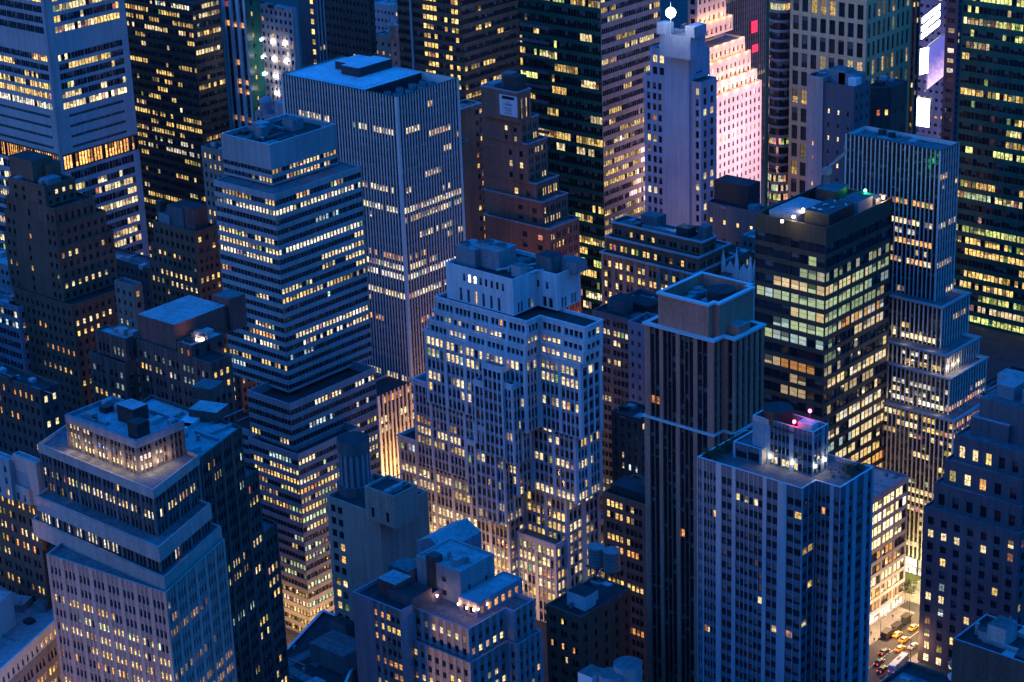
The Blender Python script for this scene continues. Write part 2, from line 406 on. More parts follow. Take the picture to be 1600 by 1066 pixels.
        for r, (zb, zt) in enumerate(rows):
            rowp = p*rng.choice((.25, .6, 1, 1.6)) if p < 1 else 1.
            if rng.random() < pr: rowp = rng.choice((.5, .75, .92))
            if zg:  # more rooms lit lower down
                rowp = min(.95, rowp+zg[1]*max(0., 1-(zb-zg[2])/zg[0])*rng.choice((.2, .6, 1.)))
            segs = rp.get(r, [])
            c = pal[rng.randrange(len(pal))]; cst = rng.uniform(.4, 1.2); on = rng.random() < rowp
            for k, (u, v, gi) in enumerate(wins):
                if rng.random() < 1./run_:
                    on = rng.random() < rowp
                    if rng.random() < .35: c = pal[rng.randrange(len(pal))]
                    cst = rng.uniform(.45, 1.1)
                lc = None; fq = (k+.5)/nw
                hit = None
                for sg in segs:
                    if sg[0] <= fq <= sg[1]: hit = sg
                if hit is not None:
                    if rng.random() < hit[2]: lc = PAL[hit[3][rng.randrange(len(hit[3]))]]; st_ = (rng.uniform(.75, 1.1) if soft > .6 else rng.uniform(.88, 1.02))*(hit[4] if len(hit) > 4 else 1)
                elif on and rng.random() < .9: lc = PAL[c]; st_ = cst*rng.uniform(.75, 1.15)
                if lc is None: col = (0., 0., 0.)
                else:
                    st_ *= gain*LITGAIN; hue = rng.uniform(.88, 1.03); col = (lc[0]*st_, lc[1]*st_*hue, lc[2]*st_*hue*rng.uniform(.85, 1.1))
                    u_ = rng.random()
                    if soft < .6: pass
                    elif u_ < .16: col = tuple(q*rng.uniform(.15, .5) for q in col)
                    elif u_ > .93: col = tuple(q*1.6 for q in col)
                s.wins.append(((P(u, og, zb), P(v, og, zb), P(v, og, zt), P(u, og, zt)), col, rng.random(), (nu, nv, soft)))
    def pane(s, quad, col, nu=1, nv=1): s.wins.append((quad, col, s.rng.random(), (nu, nv, 1)))

def win_mesh(name, ws, org, parent, stuff=False):
    me = bpy.data.meshes.new(name); v = []; f = []
    for q, c, r, n in ws:
        k = len(v); v += [(p[0]-org.x, p[1]-org.y, p[2]-org.z) for p in q]; f.append((k, k+1, k+2, k+3))
    me.from_pydata(v, [], f); me.materials.append(WIN)
    uvl = me.uv_layers.new(name='UVMap'); uvl.data.foreach_set('uv', [0, 0, 1, 0, 1, 1, 0, 1]*len(f))
    a = me.attributes.new('wc', 'FLOAT_COLOR', 'FACE'); a.data.foreach_set('color', [x for w in ws for x in (*w[1], 1.)])
    a = me.attributes.new('wr', 'FLOAT', 'FACE'); a.data.foreach_set('value', [w[2] for w in ws])
    a = me.attributes.new('wn', 'FLOAT_VECTOR', 'FACE'); a.data.foreach_set('vector', [float(x) for w in ws for x in w[3]])
    me.update()
    o = bpy.data.objects.new(name, me); COL.objects.link(o); o.parent = parent
    if stuff: o['kind'] = 'stuff'
    return o
def finish_buildings():
    for k, b in enumerate(BUILDINGS):
        if not b.flats: continue
        top = max(b.flats, key=lambda f: f[1])
        fl = [top]+[f for f in b.flats if f is not top and f[1] > 6][:1]
        for j, (pts, z) in enumerate(fl):
            P4 = pts if len(pts) == 4 else [pts[0], pts[1], Vector((pts[1].x, pts[-1].y)), pts[-1]]
            A, C, D = P4[:3]; area = (C-A).length*(D-C).length
            if j == 0 and area > 60: clutter(b, P4, z, int(min(22, 5+area/70)), 100+k)
    for b in BUILDINGS:
        b.wall.build('wall', b.root, b.org); b.roof.build('roof', b.root, b.org); b.trim.build('parapet', b.root, b.org)
        for nme, m in b.extra: m.build(nme, b.root, b.org)
    vs = []; fs = []
    for q in ALLQ:
        k = len(vs); vs += q; fs.append(tuple(range(k, k+len(q))))
    bvh = BVHTree.FromPolygons(vs, fs)
    tot = 0
    for b in BUILDINGS:
        sc = []
        for w in b.wins:
            q = w[0]; c = (Vector(q[0])+Vector(q[2]))/2
            X, Y, Z = proj(c); area = 0
            if -5 < X < IMW+5 and -5 < Y < IMH+5:
                pr = [proj(p) for p in q]
                area = abs(sum(pr[i][0]*pr[(i+1) % 4][1]-pr[(i+1) % 4][0]*pr[i][1] for i in range(4)))/2
                dd = c-CAMP; L = dd.length
                h = bvh.ray_cast(CAMP, dd/L, L-.8)
                if h[0] is not None: area = 0
            sc.append(area)
        idx = sorted(range(len(sc)), key=lambda i: -sc[i]); one = [i for i in idx[:b.n_obj] if sc[i] > 1.5]
        so = set(one)
        for i in one: win_mesh('window', [b.wins[i]], b.org, b.root)
        rest = [b.wins[i] for i in range(len(sc)) if i not in so]
        if rest: win_mesh('window', rest, b.org, b.root, True)
        tot += len(b.wins)
    print('WINDOWS', tot, 'OBJ', len(bpy.data.objects))

# ------------------------------------------------------------------ ground
def sheet(name, pts, z, m, kind='structure', h=None):
    mb = MB()
    if h: mb.prism(pts, z, z+h, m)
    else: mb.face([(p[0], p[1], z) for p in pts], m)
    o = mb.build(name, None, (pts[0][0], pts[0][1], 0)); o['kind'] = kind
    return o
asphalt = mat('asphalt', (.05, .05, .052), rough=.8, var=.35, scale=.2, streak=False)
paving = mat('pavement_slabs', (.22, .21, .20), rough=.85, var=.25, scale=.3, streak=False)
paintw = mat('road_paint', (.6, .6, .58), rough=.7, var=.2, streak=False)
sheet('ground', [(-6000, -3000), (4000, -3000), (4000, 9000), (-6000, 9000)], 0, asphalt)

# ------------------------------------------------------------------ helpers for roofs
def roofbox(mb, P, dx, dy, z, sx, sy, h, m, top=None, rot=0):
    mb.box(P.x+dx, P.y+dy, z, sx, sy, h, m, rot, top)
def wall_style(**k):
    d = dict(k); return d

# ================================================================== BUILDINGS
# --- A: tall slab with vertical fins
def bld_fin_slab():
    C, z = at_d(619.5, 152, 812)
    b = Bld('office_tower', 'tall slab office tower with close vertical fins and a blue flat roof deck', C, 'skyscraper')
    pts = rect(C, z, 438, 717)
    rowsL = {3: (.12, .98, .85, 'PW'), 9: (0, 1, .8, 'P'), 10: (.0, .55, .45, 'O', .6), 11: (.02, 1, .92, 'WP'), 12: (.05, .8, .5, 'W', .9), 16: (0, 1, .7, 'O', .6), 17: (0, 1, .92, 'PW'), 18: (0, 1, .97, 'W', 1.1), 20: (0, 1, .97, 'PW'), 21: (0, .7, .7, 'P', .5), 23: (.4, .8, .8, 'O', .9), 26: (.2, .4, .6, 'Y')}
    rowsL = {k: [v] for k, v in rowsL.items()}; rowsL[3] = [(.12, .42, .8, 'P'), (.62, .77, .8, 'P'), (.8, .98, .95, 'PW')]
    rowsR = {3: [(0, .32, .85, 'P')], 4: [(.5, 1, .85, 'OP', .8)], 5: [(.85, 1, .7, 'O', .6)], 6: [(.7, .85, .95, 'P')], 8: [(.4, .65, .7, 'P', .6)], 9: [(0, .15, .9, 'P')], 11: [(0, 1, .97, 'WP')], 12: [(.6, 1, .7, 'P')], 14: [(.25, .8, .85, 'P')], 15: [(.7, 1, .6, 'P', .7)], 16: [(0, .4, .6, 'O', .7)], 17: [(0, .5, .95, 'P')], 18: [(0, .9, .97, 'W', 1.1)], 20: [(0, 1, .97, 'PW')], 23: [(.2, .8, .7, 'O', .9)]}
    st = dict(g=1, ww=1.08, wp=.5, cm=1.3, fh=3.92, wh=2.45, sh=.9, top=1.0, op=0., os=.34, og=.44, mp=metalfin, ms=blackglass, nu=1, nv=1)
    z2 = zof(C, 596)
    fs = dict(st)
    b.tier(pts, z2-2, z, [dict(st, lit=dict(p=.015, pr=.03, rows=rowsL)), dict(st, lit=dict(p=.02, pr=.03, rows=rowsR)), None, None], wall=metalfin, plain=metalfin, roof=roofdark, ph=4.5, cop=darkmetal, cw=.9)
    # roof deck, two penthouses and cooling fans
    A, Cc, B_, D_ = pts
    rp = b.part('roof_deck')
    ex = (Cc-A); ey = (B_-Cc)
    q = lambda u, v: A+ex*u+ey*v
    rp.prism([q(.015, .03), q(.70, .03), q(.70, .97), q(.015, .97)], z-4.5, z-.4, darkmetal, deckroof)
    ph_ = b.part('penthouse')
    def pb(u0, u1, v0, v1, zz, h, m, top): ph_.prism([q(u0, v0), q(u1, v0), q(u1, v1), q(u0, v1)], zz, zz+h, m, top)
    pb(.18, .30, .55, .92, z-.35, 3.2, darkmetal, deckroof); pb(.305, .46, .42, .95, z-.35, 3.6, darkmetal, deckroof)
    rl = b.part('roof_railing')
    for u0, v0, u1, v1 in ((.015, .03, .70, .03), (.70, .03, .70, .97), (.015, .03, .015, .97)):
        a, c = q(u0, v0), q(u1, v1); n = int((c-a).length/2.5)
        for k in range(n+1):
            p = a+(c-a)*(k/n); rl.tube((p.x, p.y, z-.4), (p.x, p.y, z+.7), .05, greymetal, 4)
        rl.tube((a.x, a.y, z+.7), (c.x, c.y, z+.7), .05, greymetal, 4)
    rm = b.part('cooling_fan')
    for u in (.76, .84, .92):
        for v in (.12, .3, .5, .7, .87):
            p = q(u, v); rm.cyl(p.x, p.y, z-4.5, 1.7, 2.2+.4*((u*50) % 2), greymetal, 12, 1.5, darkmetal)
    # low wing toward the square with the same fins
    P2, z3 = at_x(590, 622, C.x)
    w = rectm(P2, 14, (C.y-P2.y)+38)
    st2 = dict(st, wh=2.9, sh=.5, ww=1.35, wp=.85)
    b.tier(w, 0, z2, [dict(st2, lit=dict(p=.1)), dict(st2, lit=dict(p=.25, pr=.2, rows={0: [(0, .3, .8, 'O')], 2: [(0, 1, .8, 'P')]})), None, None], wall=metalfin, roof=roofdark, cop=darkmetal)
    return C, z2, P2
A_C, A_z2, A_P2 = bld_fin_slab()

# --- B: banded tower with setbacks
def bld_banded():
    C, z = at_d(421.3, 226.5, 722)
    b = Bld('office_tower', 'tall banded office tower with blank pale top storey and stepped terraces, rows of lit windows', C, 'skyscraper')
    base = dict(g=1, ww=1.25, wp=.42, cm=.5, fh=3.62, wh=1.95, sh=.9, top=1.6, op=.16, os=0., og=.4, ms=concrete, mp=darkconc, nu=1, nv=2)
    z1 = zof(C, 290.5)
    P = dict
    b.tier(rect(C, z, 344.8, 524.8), z1, z, [dict(base, top=(z-z1)*.58, lit=P(p=.03, rows={1: [(.6, 1, .7, 'P', .7)]})), dict(base, top=(z-z1)*.58, lit=P(p=.03, rows={1: [(.22, .75, .9, 'OPP'), (.8, 1, .5, 'P')]})), None, None], wall=concrete, roof=roofdark, ph=1.6, cop=coping)
    C2 = at(428.5, 305, z1); zz = z1
    z2 = zof(C2, 614)
    rl = {1: [(0, 1, .97, 'W')], 5: [(0, 1, .97, 'P')], 6: [(0, .9, .95, 'PW')], 10: [(.55, .8, .95, 'PW')], 12: [(.0, .3, .3, 'C', .5)], 13: [(.5, .85, .9, 'WP')], 14: [(.4, .85, .85, 'PO')], 15: [(.3, .9, .85, 'W')], 18: [(0, .3, .95, 'C', .9)], 8: [(.0, .25, .6, 'O', .7)]}
    rr = {0: [(.2, .4, .8, 'OP'), (.65, .8, .8, 'P')], 1: [(0, 1, .97, 'W')], 3: [(.45, .7, .8, 'C', .6)], 5: [(0, 1, .98, 'W', 1.1)], 6: [(.9, 1, .9, 'P')], 7: [(.5, 1, .85, 'PW')], 8: [(.85, 1, .9, 'P')], 9: [(0, .3, .8, 'P', .8), (.9, 1, .9, 'P')], 11: [(.42, .58, .8, 'C', .9)], 14: [(.12, 1, .92, 'WP')], 15: [(.2, 1, .9, 'WP')], 16: [(0, .35, .5, 'C', .6)]}
    b.tier(rect(C2, z1, 333.5, 564), z2, z1, [dict(base, top=1.4, lit=P(p=.03, pr=.05, rows=rl)), dict(base, top=1.4, lit=P(p=.03, pr=.05, rows=rr)), None, None], wall=concrete, roof=roofgrey, ph=.5, cop=concrete)
    C3 = at(452.6, 632, z2+1.5); z3 = zof(C3, 702)
    b.tier(rect(C3, z2+1.5, 386, 586), z3, z2+1.5, [dict(base, lit=P(p=.02)), dict(base, lit=P(p=.03, rows={0: [(.28, .6, .95, 'PW'), (.72, .95, .6, 'W')], 2: [(.2, .5, .7, 'C', .9), (.75, .9, .6, 'W', .7)]})), None, None], wall=concrete, roof=roofdark, ph=3.2, cop=concrete)
    C3b = C3+Vector((-.5, 1.2))
    L3 = run(C3b, z3, H90, 590, 0)
    pl = rectm(C3b, run(C3b, z3, math.pi, 360, 0), L3)
    b.tier(pl, 0, z3+.5, [dict(base, lit=P(p=.05)), dict(base, lit=P(p=.5, pal='PYW', run=2)), None, None], wall=concrete, roof=roofdark, ph=.6)
    C4 = at(465, 711, z3+1.4)
    rl4 = {0: [(.4, .95, .9, 'C')], 2: [(.05, 1, .93, 'Y')], 3: [(.62, 1, .95, 'YP')], 5: [(.0, .8, .8, 'Y')]}
    rr4 = {2: [(0, .35, .9, 'PW'), (.4, 1, .6, 'P', .7)], 3: [(0, 1, .93, 'OPY')], 5: [(0, .6, .9, 'Y')]}
    lowl = dict(base); lowl['low'] = 0
    b.tier(rect(C4, z3+1.4, 387, 562), 0, z3+1.4, [dict(base, lit=P(p=.08, pr=.2, pal='YYPG', rows=rl4, low=(60., .8, 20.), run=6)), dict(base, lit=P(p=.08, pr=.2, pal='YYPG', rows=rr4, low=(60., .8, 20.), run=6)), None, None], wall=concrete, roof=roofdark, ph=2.8, cop=concrete)
    # bulkhead, cooling towers on the roof
    q = rect(C, z, 344.8, 524.8); A, Cc, B_, D_ = q; ex, ey = Cc-A, B_-Cc
    g = lambda u, v: A+ex*u+ey*v
    m = b.part('bulkhead')
    p = g(.25, .42); m.box(p.x, p.y, z-1.6, 5, 4.5, 3.6, greymetal, 0, roofpale); p = g(.42, .3); m.box(p.x, p.y, z-1.6, 3.2, 3.2, 3.6, greymetal)
    p = g(.5, .72); m.box(p.x, p.y, z-1.6, 5.5, 5, 3.8, greymetal, 0, roofgrey)
    m.box(g(.12, .5).x, g(.12, .5).y, z-1.6, 6, 8, 2.0, concrete, 0, roofdark)
    return C4
B_C = bld_banded()

# --- W: pale stepped tower in the middle
def bld_stepped_pale():
    C, z = at_d(801, 437, 690)
    b = Bld('office_tower', 'pale limestone wedding-cake tower with many setbacks and projecting bays in the middle of the view', C, 'skyscraper')
    P = dict; b.n_obj = 100
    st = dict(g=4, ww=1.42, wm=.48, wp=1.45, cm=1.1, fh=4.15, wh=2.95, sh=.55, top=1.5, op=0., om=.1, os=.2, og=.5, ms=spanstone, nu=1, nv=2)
    f1 = dict(g=1, ww=1.15, wp=2.1, cm=6, fh=9, wh=5.5, sh=.4, top=5.2, os=.02, og=.6)
    f1s = dict(g=2, ww=1.0, wm=.5, wp=2.4, cm=2.2, fh=8.5, wh=4.4, sh=.4, top=6., os=.02, og=.6)
    zb = zof(C, 494)
    pts = notched(C, z, 696, 838.7, 870, 906)
    b.tier(pts, zb, z, [dict(f1, lit=P(p=.1)), f1s, f1s, f1s, None, None], wall=limestone, roof=roofdark, ph=1.4, cop=limestone)
    # dark top-floor openings
    A, I = pts[0], pts[1]
    for k in range(8):
        x0 = A.x+8+k*(I.x-A.x-13)/7
        col = (1., .8, .4) if k in (1, 2) else (0, 0, 0)
        b.pane(((x0, C.y-.03, z-5), (x0+1.0, C.y-.03, z-5), (x0+1.0, C.y-.03, z-2.4), (x0, C.y-.03, z-2.4)), col, 1, 2)
    for k in range(2):
        x0 = pts[3].x-5-k*4; b.pane(((x0, pts[3].y-.03, z-6), (x0+1.1, pts[3].y-.03, z-6), (x0+1.1, pts[3].y-.03, z-3.6), (x0, pts[3].y-.03, z-3.6)), (0, 0, 0), 1, 2)
    # tiers
    rng = random.Random(4)
    def tl(zt, zn, c, xl, xi, x2, xr, lits, roof=roofdark, ph=1.2):
        Ct = at(*c, zt); pts = notched(Ct, zt, xl, xi, x2, xr)
        lf, lm, l2, lr = lits
        b.tier(pts, zn, zt, [dict(st, lit=lf), dict(st, g=3, lit=lm), dict(st, lit=l2), dict(st, g=3, cm=1.6, wp=2.2, lit=lr), None, None], wall=limestone, roof=roof, ph=ph, cop=limestone, lip=.25)
        return Ct, pts
    zt = zb
    C2 = at(823, 502, zt); zA = zof(C2, 523); zB = zof(C2, 541); zC = zof(C2, 560)
    tl(zt, zA, (823, 502), 680, 844, 914, 942, [P(p=.1, pr=0, rows={0: [(.72, .77, 1, 'O'), (.84, .97, .6, 'O', .5)]}), P(p=.1), P(p=.05, pr=0), P(p=.1)], ph=1.0)
    tl(zA, zB, (821.8, 523), 677, 843, 913, 942, [P(p=.1, pr=0, rows={0: [(.1, .3, .6, 'P', .6), (.45, .75, .8, 'P')]}), P(p=.8), P(p=.05, rows={0: [(0, .5, .8, 'P')]}), P(p=.1)], ph=.6)
    tl(zB, zC, (820.8, 541), 669, 842, 911, 941, [P(p=.1, pr=0, rows={0: [(.1, .4, .7, 'W', .7)]}), P(p=.1), P(p=.1, rows={0: [(0, 1, .9, 'P')]}), P(p=.1)], ph=.6)
    # main shaft down to the terrace
    zD = zof(at(820, 560, zC), 640)
    CL, q = tl(zC, zD-9, (820, 560), 662, 841, 906, 940.5, [P(p=.1, pr=.1, rows={0: [(0, .62, .9, 'P'), (.75, .95, .8, 'P')], 1: [(0, .55, .95, 'CPP')], 3: [(0, .45, .95, 'P')]}), P(p=.3), P(p=.1, rows={1: [(0, 1, .9, 'P')], 3: [(0, 1, .92, 'OP')]}), P(p=.15, pr=.1)], ph=.6)
    # second shaft
    zE0 = zof(q[0], 601)
    zE = zE0
    Ce = at(805.5, 645, zE)
    zF = zof(at(793, 742, zE-25), 742)
    Ct, q2 = tl(zE, zF-8, (806, 641), 644, 829, 898, 940, [P(p=.1, pr=.1, rows={0: [(.45, .75, .85, 'P')], 3: [(0, .5, .6, 'O', .6)], 4: [(0, .45, .85, 'P')]}), P(p=.2, rows={1: [(0, 1, 1, 'W')]}), P(p=.12, pr=.1, rows={0: [(0, .35, .8, 'P')], 1: [(0, .45, .9, 'P')], 4: [(0, 1, .8, 'P')]}), P(p=.12, rows={4: [(.0, .5, .9, 'P')]})], roof=roofgrey, ph=1.0)
    zF0 = zof(q2[0], 692)
    Ct, q3 = tl(zF0, 0, (792, 736), 621, 818, 884, 937, [P(p=.12, pr=.1, rows={0: [(0, .35, .7, 'CP'), (.5, .7, .5, 'C', .6)], 2: [(0, .5, .9, 'P')], 5: [(.0, .7, .85, 'P')], 6: [(0, .8, .5, 'P')], 7: [(0, 1, .8, 'PY')]}, low=(40, .8, 20), pal='PPY'), P(p=.2, low=(30, .9, 40)), P(p=.1, low=(30, .9, 40)), P(p=.12, low=(30, .9, 36), pal='PPY')], roof=roofdark, ph=1.2)
    # lowest front block on the inner side
    Ib = q3[2]; C5 = at(868, 852, zof(Ib, 822)); z5 = zof(Ib, 822)
    Lx = run(C5, z5, math.pi, 806, 0)
    b.tier([step(C5, math.pi, Lx), C5, step(C5, H90, 30), step(step(C5, math.pi, Lx), H90, 30)], 0, z5, [dict(st, lit=P(p=.2, rows={0: [(.1, 1, .9, 'P')], 1: [(0, 1, .95, 'P')], 3: [(0, 1, .9, 'P')]})), dict(st, g=3, lit=P(p=.4, low=(25, .9, 40), pal='PY')), None, None], wall=limestone, roof=roofgrey, cop=limestone)
    # projecting bays on the south side
    def bay(cx, cy, zt, xl, D_, drop, g=4):
        Cb, zz = at_y(cx, cy, D_); L = run(Cb, zz, math.pi, xl, 0)
        pts = [step(Cb, math.pi, L), Cb, step(Cb, H90, 9), step(step(Cb, math.pi, L), H90, 9)]
        b.tier(pts, zz-drop, zz, [dict(st, g=g, cm=.8, lit=P(p=.1)), dict(st, g=2, cm=.8, lit=P(p=.1)), None, None], wall=limestone, roof=roofgrey, cop=limestone, ph=.9)
    yS = q2[0].y
    bay(784, 575, 0, 752, CL.y-4, 34); bay(800, 602, 0, 785, CL.y-3.2, 30, 2); bay(757, 598, 0, 739, CL.y-3, 24, 2)
    yT = q3[0].y
    bay(773, 672, 0, 739, yS-4, 36); bay(787, 698, 0, 773, yS-3.2, 30, 2); bay(742, 690, 0, 727, yS-3, 22, 2)
    # east wing pier beside the dark court
    Pw, zw = at_x(953, 655, q3[4].x+4)
    # roof machinery
    m = b.part('cooling_tower')
    A, I = pts[0], pts[1]; ex, ey = pts[1]-pts[0], pts[4]-Vector((pts[4].x, pts[1].y))
    g = lambda u, v: pts[0]+ex*u+ey*v
    def cell(u, v, sx, sy, h, mm):
        p = g(u, v); m.box(p.x, p.y, z-1.4, sx, sy, h, mm); return p
    p = cell(.18, .35, 9, 9, 6.5, greymetal); m.cyl(p.x-2.1, p.y-2, z+5.1, 1.9, .9, greymetal, 16, top=darkmetal); m.cyl(p.x+2.1, p.y+2, z+5.1, 1.9, .9, greymetal, 16, top=darkmetal)
    p = cell(.42, .45, 12, 9, 7, greymetal); m.cyl(p.x-3, p.y, z+5.6, 2.2, .9, greymetal, 16, top=darkmetal); m.cyl(p.x+3, p.y, z+5.6, 2.2, .9, greymetal, 16, top=darkmetal)
    m2 = b.part('bulkhead')
    p = g(.9, .3); m2.box(p.x, p.y, z-1.4, 4.4, 4, 4, concrete, 0, roofgrey); p = g(1.05, .7); m2.box(p.x, p.y, z-1.4, 7, 6, 6, darkconc, 0, roofdark)
    p = g(1.25, .9); m2.box(p.x, p.y, z-1.4, 8, 6, 4, greymetal, 0, roofgrey)
    pp = b.part('roof_pipe')
    a, c = g(.62, .2), g(.86, .75); pp.tube((a.x, a.y, z-.4), (c.x, c.y, z-.4), .35, coping); a, c = g(1.0, .35), g(1.12, .95); pp.tube((a.x, a.y, z-.2), (c.x, c.y, z-.2), .3, coping)
    return q3
W_q = bld_stepped_pale()

# --- G: dark glass office block with big lit panes, and its street podium
def bld_glass():
    C, z = at_d(1291.5, 357, 700)
    b = Bld('office_tower', 'dark glass office block with wide greenish lit panes and a bronze roof band', C, 'office building')
    P = dict
    gl = .62
    bay = dict(g=3, ww=2.4, wm=.14, wp=.5, cm=.5, fh=4.9, wh=3.3, sh=.7, top=5.3, op=.04, om=.3, os=0., og=.45, mp=darkmetal, ms=bronze, mm=darkmetal, nu=1, nv=2, soft=.35)
    rl = {2: [(.5, 1, .9, 'GW', .45)], 3: [(.6, 1, .98, 'GP', .8)], 4: [(.0, 1, .9, 'GC', .7)], 5: [(.55, 1, 1, 'GP', .8)], 6: [(.0, .6, .9, 'GC', .75), (.6, 1, 1, 'G', .8)], 7: [(0, .5, .9, 'GC', .7), (.5, 1, .95, 'C', .7)], 9: [(0, 1, .6, 'PO', .5)], 10: [(0, .7, .6, 'P', .5)], 11: [(.2, .7, .5, 'P', .5)]}
    rr = {2: [(0, 1, .55, 'GW', .35)], 3: [(0, .7, .9, 'GP', .75), (.7, 1, .9, 'G', .5)], 4: [(0, .7, .95, 'G', .65), (.7, 1, .8, 'C', .4)], 5: [(0, .35, 1, 'G', .6), (.35, .9, .9, 'GP', .4)], 6: [(0, .2, 1, 'G', .6), (.2, .9, .95, 'OW', .7)], 7: [(0, .3, .6, 'G', .4), (.45, .9, .95, 'WP', .7)], 8: [(0, .5, .4, 'G', .25)], 9: [(.0, .3, .4, 'P', .4)], 10: [(.05, .35, .8, 'P'), (.4, .98, .95, 'PW', 1.)], 11: [(.2, .8, .5, 'P', .5)], 12: [(.1, .8, .35, 'P', .5)], 13: [(.2, .95, .9, 'PW', 1.)], 14: [(.1, .95, .92, 'PW', 1.)], 15: [(.1, .5, .8, 'C', .6), (.5, 1, .9, 'P')], 16: [(.2, .9, .9, 'P')], 17: [(0, 1, .9, 'PY')], 18: [(0, 1, .9, 'OY')], 19: [(0, 1, .9, 'OY')]}
    pts = rect(C, z, 1180, 1394.6)
    b.tier(pts, 0, z, [dict(bay, g=4, ww=4.2, lit=P(p=.05, pr=.03, run=2, pal='PG', gain=.62, rows=rl)), dict(bay, lit=P(p=.1, pr=.1, run=2, pal='P', gain=.7, rows=rr)), None, None], wall=bronze, roof=roofdark, ph=5.0, cop=bronze)
    A, Cc, B_, D_ = pts; ex, ey = Cc-A, B_-Cc
    g = lambda u, v: A+ex*u+ey*v
    ph = b.part('penthouse')
    def pb(u0, u1, v0, v1, h, m, top, z0=-5.): ph.prism([g(u0, v0), g(u1, v0), g(u1, v1), g(u0, v1)], z+z0, z+z0+h, m, top)
    pb(.1, .5, .1, .55, 5.6, concrete, roofpale)
    pb(.58, .92, .12, .5, 8, darkmetal, darkmetal); pb(.62, .88, .6, .82, 7, greymetal, roofgrey)
    pb(.28, .55, .6, .78, 9, darkmetal, roofgrey); pb(.2, .4, .84, .98, 7, darkmetal, roofgrey); pb(.65, .9, .85, .97, 5.5, greymetal, roofgrey)
    dp = b.part('duct')
    for k in range(6):
        p = g(.62+.05*k, .18+.12*(k % 3)); dp.tube((p.x, p.y, z+3.3), (p.x+1.6*math.cos(k*1.1), p.y+1.6*math.sin(k*1.1), z+3.3), .3, coping)
    return pts, z, g
G_pts, G_z, G_g = bld_glass()

def ends_px(C, z, pl, pr):
    """footprint from the picture positions of its two far ends at height z"""
    A = at(pl[0], pl[1], z); B = at(pr[0], pr[1], z)
    return [A, C, B, A+(B-C)]
def stack(b, pts, C, z0, segs, wall):
    """the same footprint in bands: [(picture row of the band's foot at the corner C, south style, east style)]"""
    for yb, sl, sr in segs:
        z1 = 0 if yb is None else zof(C, yb)
        for i, st in ((0, sl), (1, sr)):
            if st is not None: b.facade(pts, i, z1, z0, st, wall)
            else:
                a, c = pts[i], pts[(i+1) % 4]; b.wall.face([(a.x, a.y, z1), (c.x, c.y, z1), (c.x, c.y, z0), (a.x, a.y, z0)], wall)
        z0 = z1
def close(b, pts, z, wall, roof, ph=1.0, cop=None):
    for i in (2, 3):
        a, c = pts[i], pts[(i+1) % 4]; b.wall.face([(a.x, a.y, 0), (c.x, c.y, 0), (c.x, c.y, z), (a.x, a.y, z)], wall)
    b.tier(pts, z-.05, z, [None]*4, wall=wall, roof=roof, ph=ph, cop=cop)
def simple(name, label, D, tiers, stL, stR, wall, roof=roofdark, cat='building', ph=1.1, cop=None, lip=0., aL=0., aR=0., seed=0, n_obj=100, up=0.):
    """tiers: (corner x, corner y, left column, right column, row of the foot or None)"""
    b = None; z = None; Cp = None; out = []
    for k, (cx, cy, xl, xr, yb) in enumerate(tiers):
        if k == 0: C, z = at_d(cx, cy, D)
        else: C = at(cx, cy, z)
        if b is None: b = Bld(name, label, C, cat, seed); b.n_obj = n_obj
        pts = rect(C, z, xl, xr, aL, aR)
        zb = 0 if yb is None else zof(C, yb)
        sl = stL[k] if isinstance(stL, list) else stL; sr = stR[k] if isinstance(stR, list) else stR
        b.tier(pts, zb-(.0 if yb is None else .6), z+(up if k == 0 else 0), [sl, sr, None, None], wall=wall, roof=roof, ph=ph, cop=cop, lip=lip)
        out.append((C, z, pts, zb)); z = zb
    return b, out
def frac(pts): 
    A, Cc, B_ = pts[:3]
    return lambda u, v: A+(Cc-A)*u+(B_-Cc)*v
def on_roof(b, pts, z, items, name='bulkhead'):
    """items: (u, v, width, depth, height, material[, roof material])"""
    g = frac(pts); m = b.part(name)
    for it in items:
        p = g(it[0], it[1]); m.box(p.x, p.y, z, it[2], it[3], it[4], it[5], 0, it[6] if len(it) > 6 else None)
P = dict
def clutter(b, pts, z, n, seed=1, lim=(.08, .92), big=1.0):
    """ducts, units, vents, pipes and patches over a flat roof"""
    rg = random.Random(seed); g = frac(pts)
    for k in range(n):
        p = g(rg.uniform(*lim), rg.uniform(*lim)); t = rg.random()
        m = b.part(('air_unit', 'vent', 'duct_run', 'roof_patch', 'pipe_run')[0 if t < .35 else 1 if t < .55 else 2 if t < .7 else 3 if t < .85 else 4])
        if t < .35:
            w, d, h = rg.uniform(1.2, 3.2)*big, rg.uniform(1.2, 3.6)*big, rg.uniform(.8, 2.0)*big
            m.box(p.x, p.y, z, w, d, h, rg.choice((greymetal, darkmetal, concrete)))
        elif t < .55: m.cyl(p.x, p.y, z, rg.uniform(.25, .6), rg.uniform(.8, 1.8), greymetal, 8)
        elif t < .7: m.box(p.x, p.y, z, *((rg.uniform(5, 10), .9) if rg.random() < .5 else (.9, rg.uniform(5, 10))), .8, greymetal)
        elif t < .85: m.box(p.x, p.y, z-.2, rg.uniform(2, 7), rg.uniform(2, 7), .22+.01*k, rg.choice((roofdark, roofgrey, roofpale)))
        else:
            a = rg.choice((0, H90)); q = step(p, a, rg.uniform(5, 12)); m.tube((p.x, p.y, z+.5), (q.x, q.y, z+.5), .16, greymetal, 5)
def brick(**k):
    d = dict(g=1, ww=1.25, wp=1.5, cm=1.4, fh=3.5, wh=1.9, sh=.9, top=1.5, op=0., os=.03, og=.32, nu=1, nv=2); d.update(k); return d

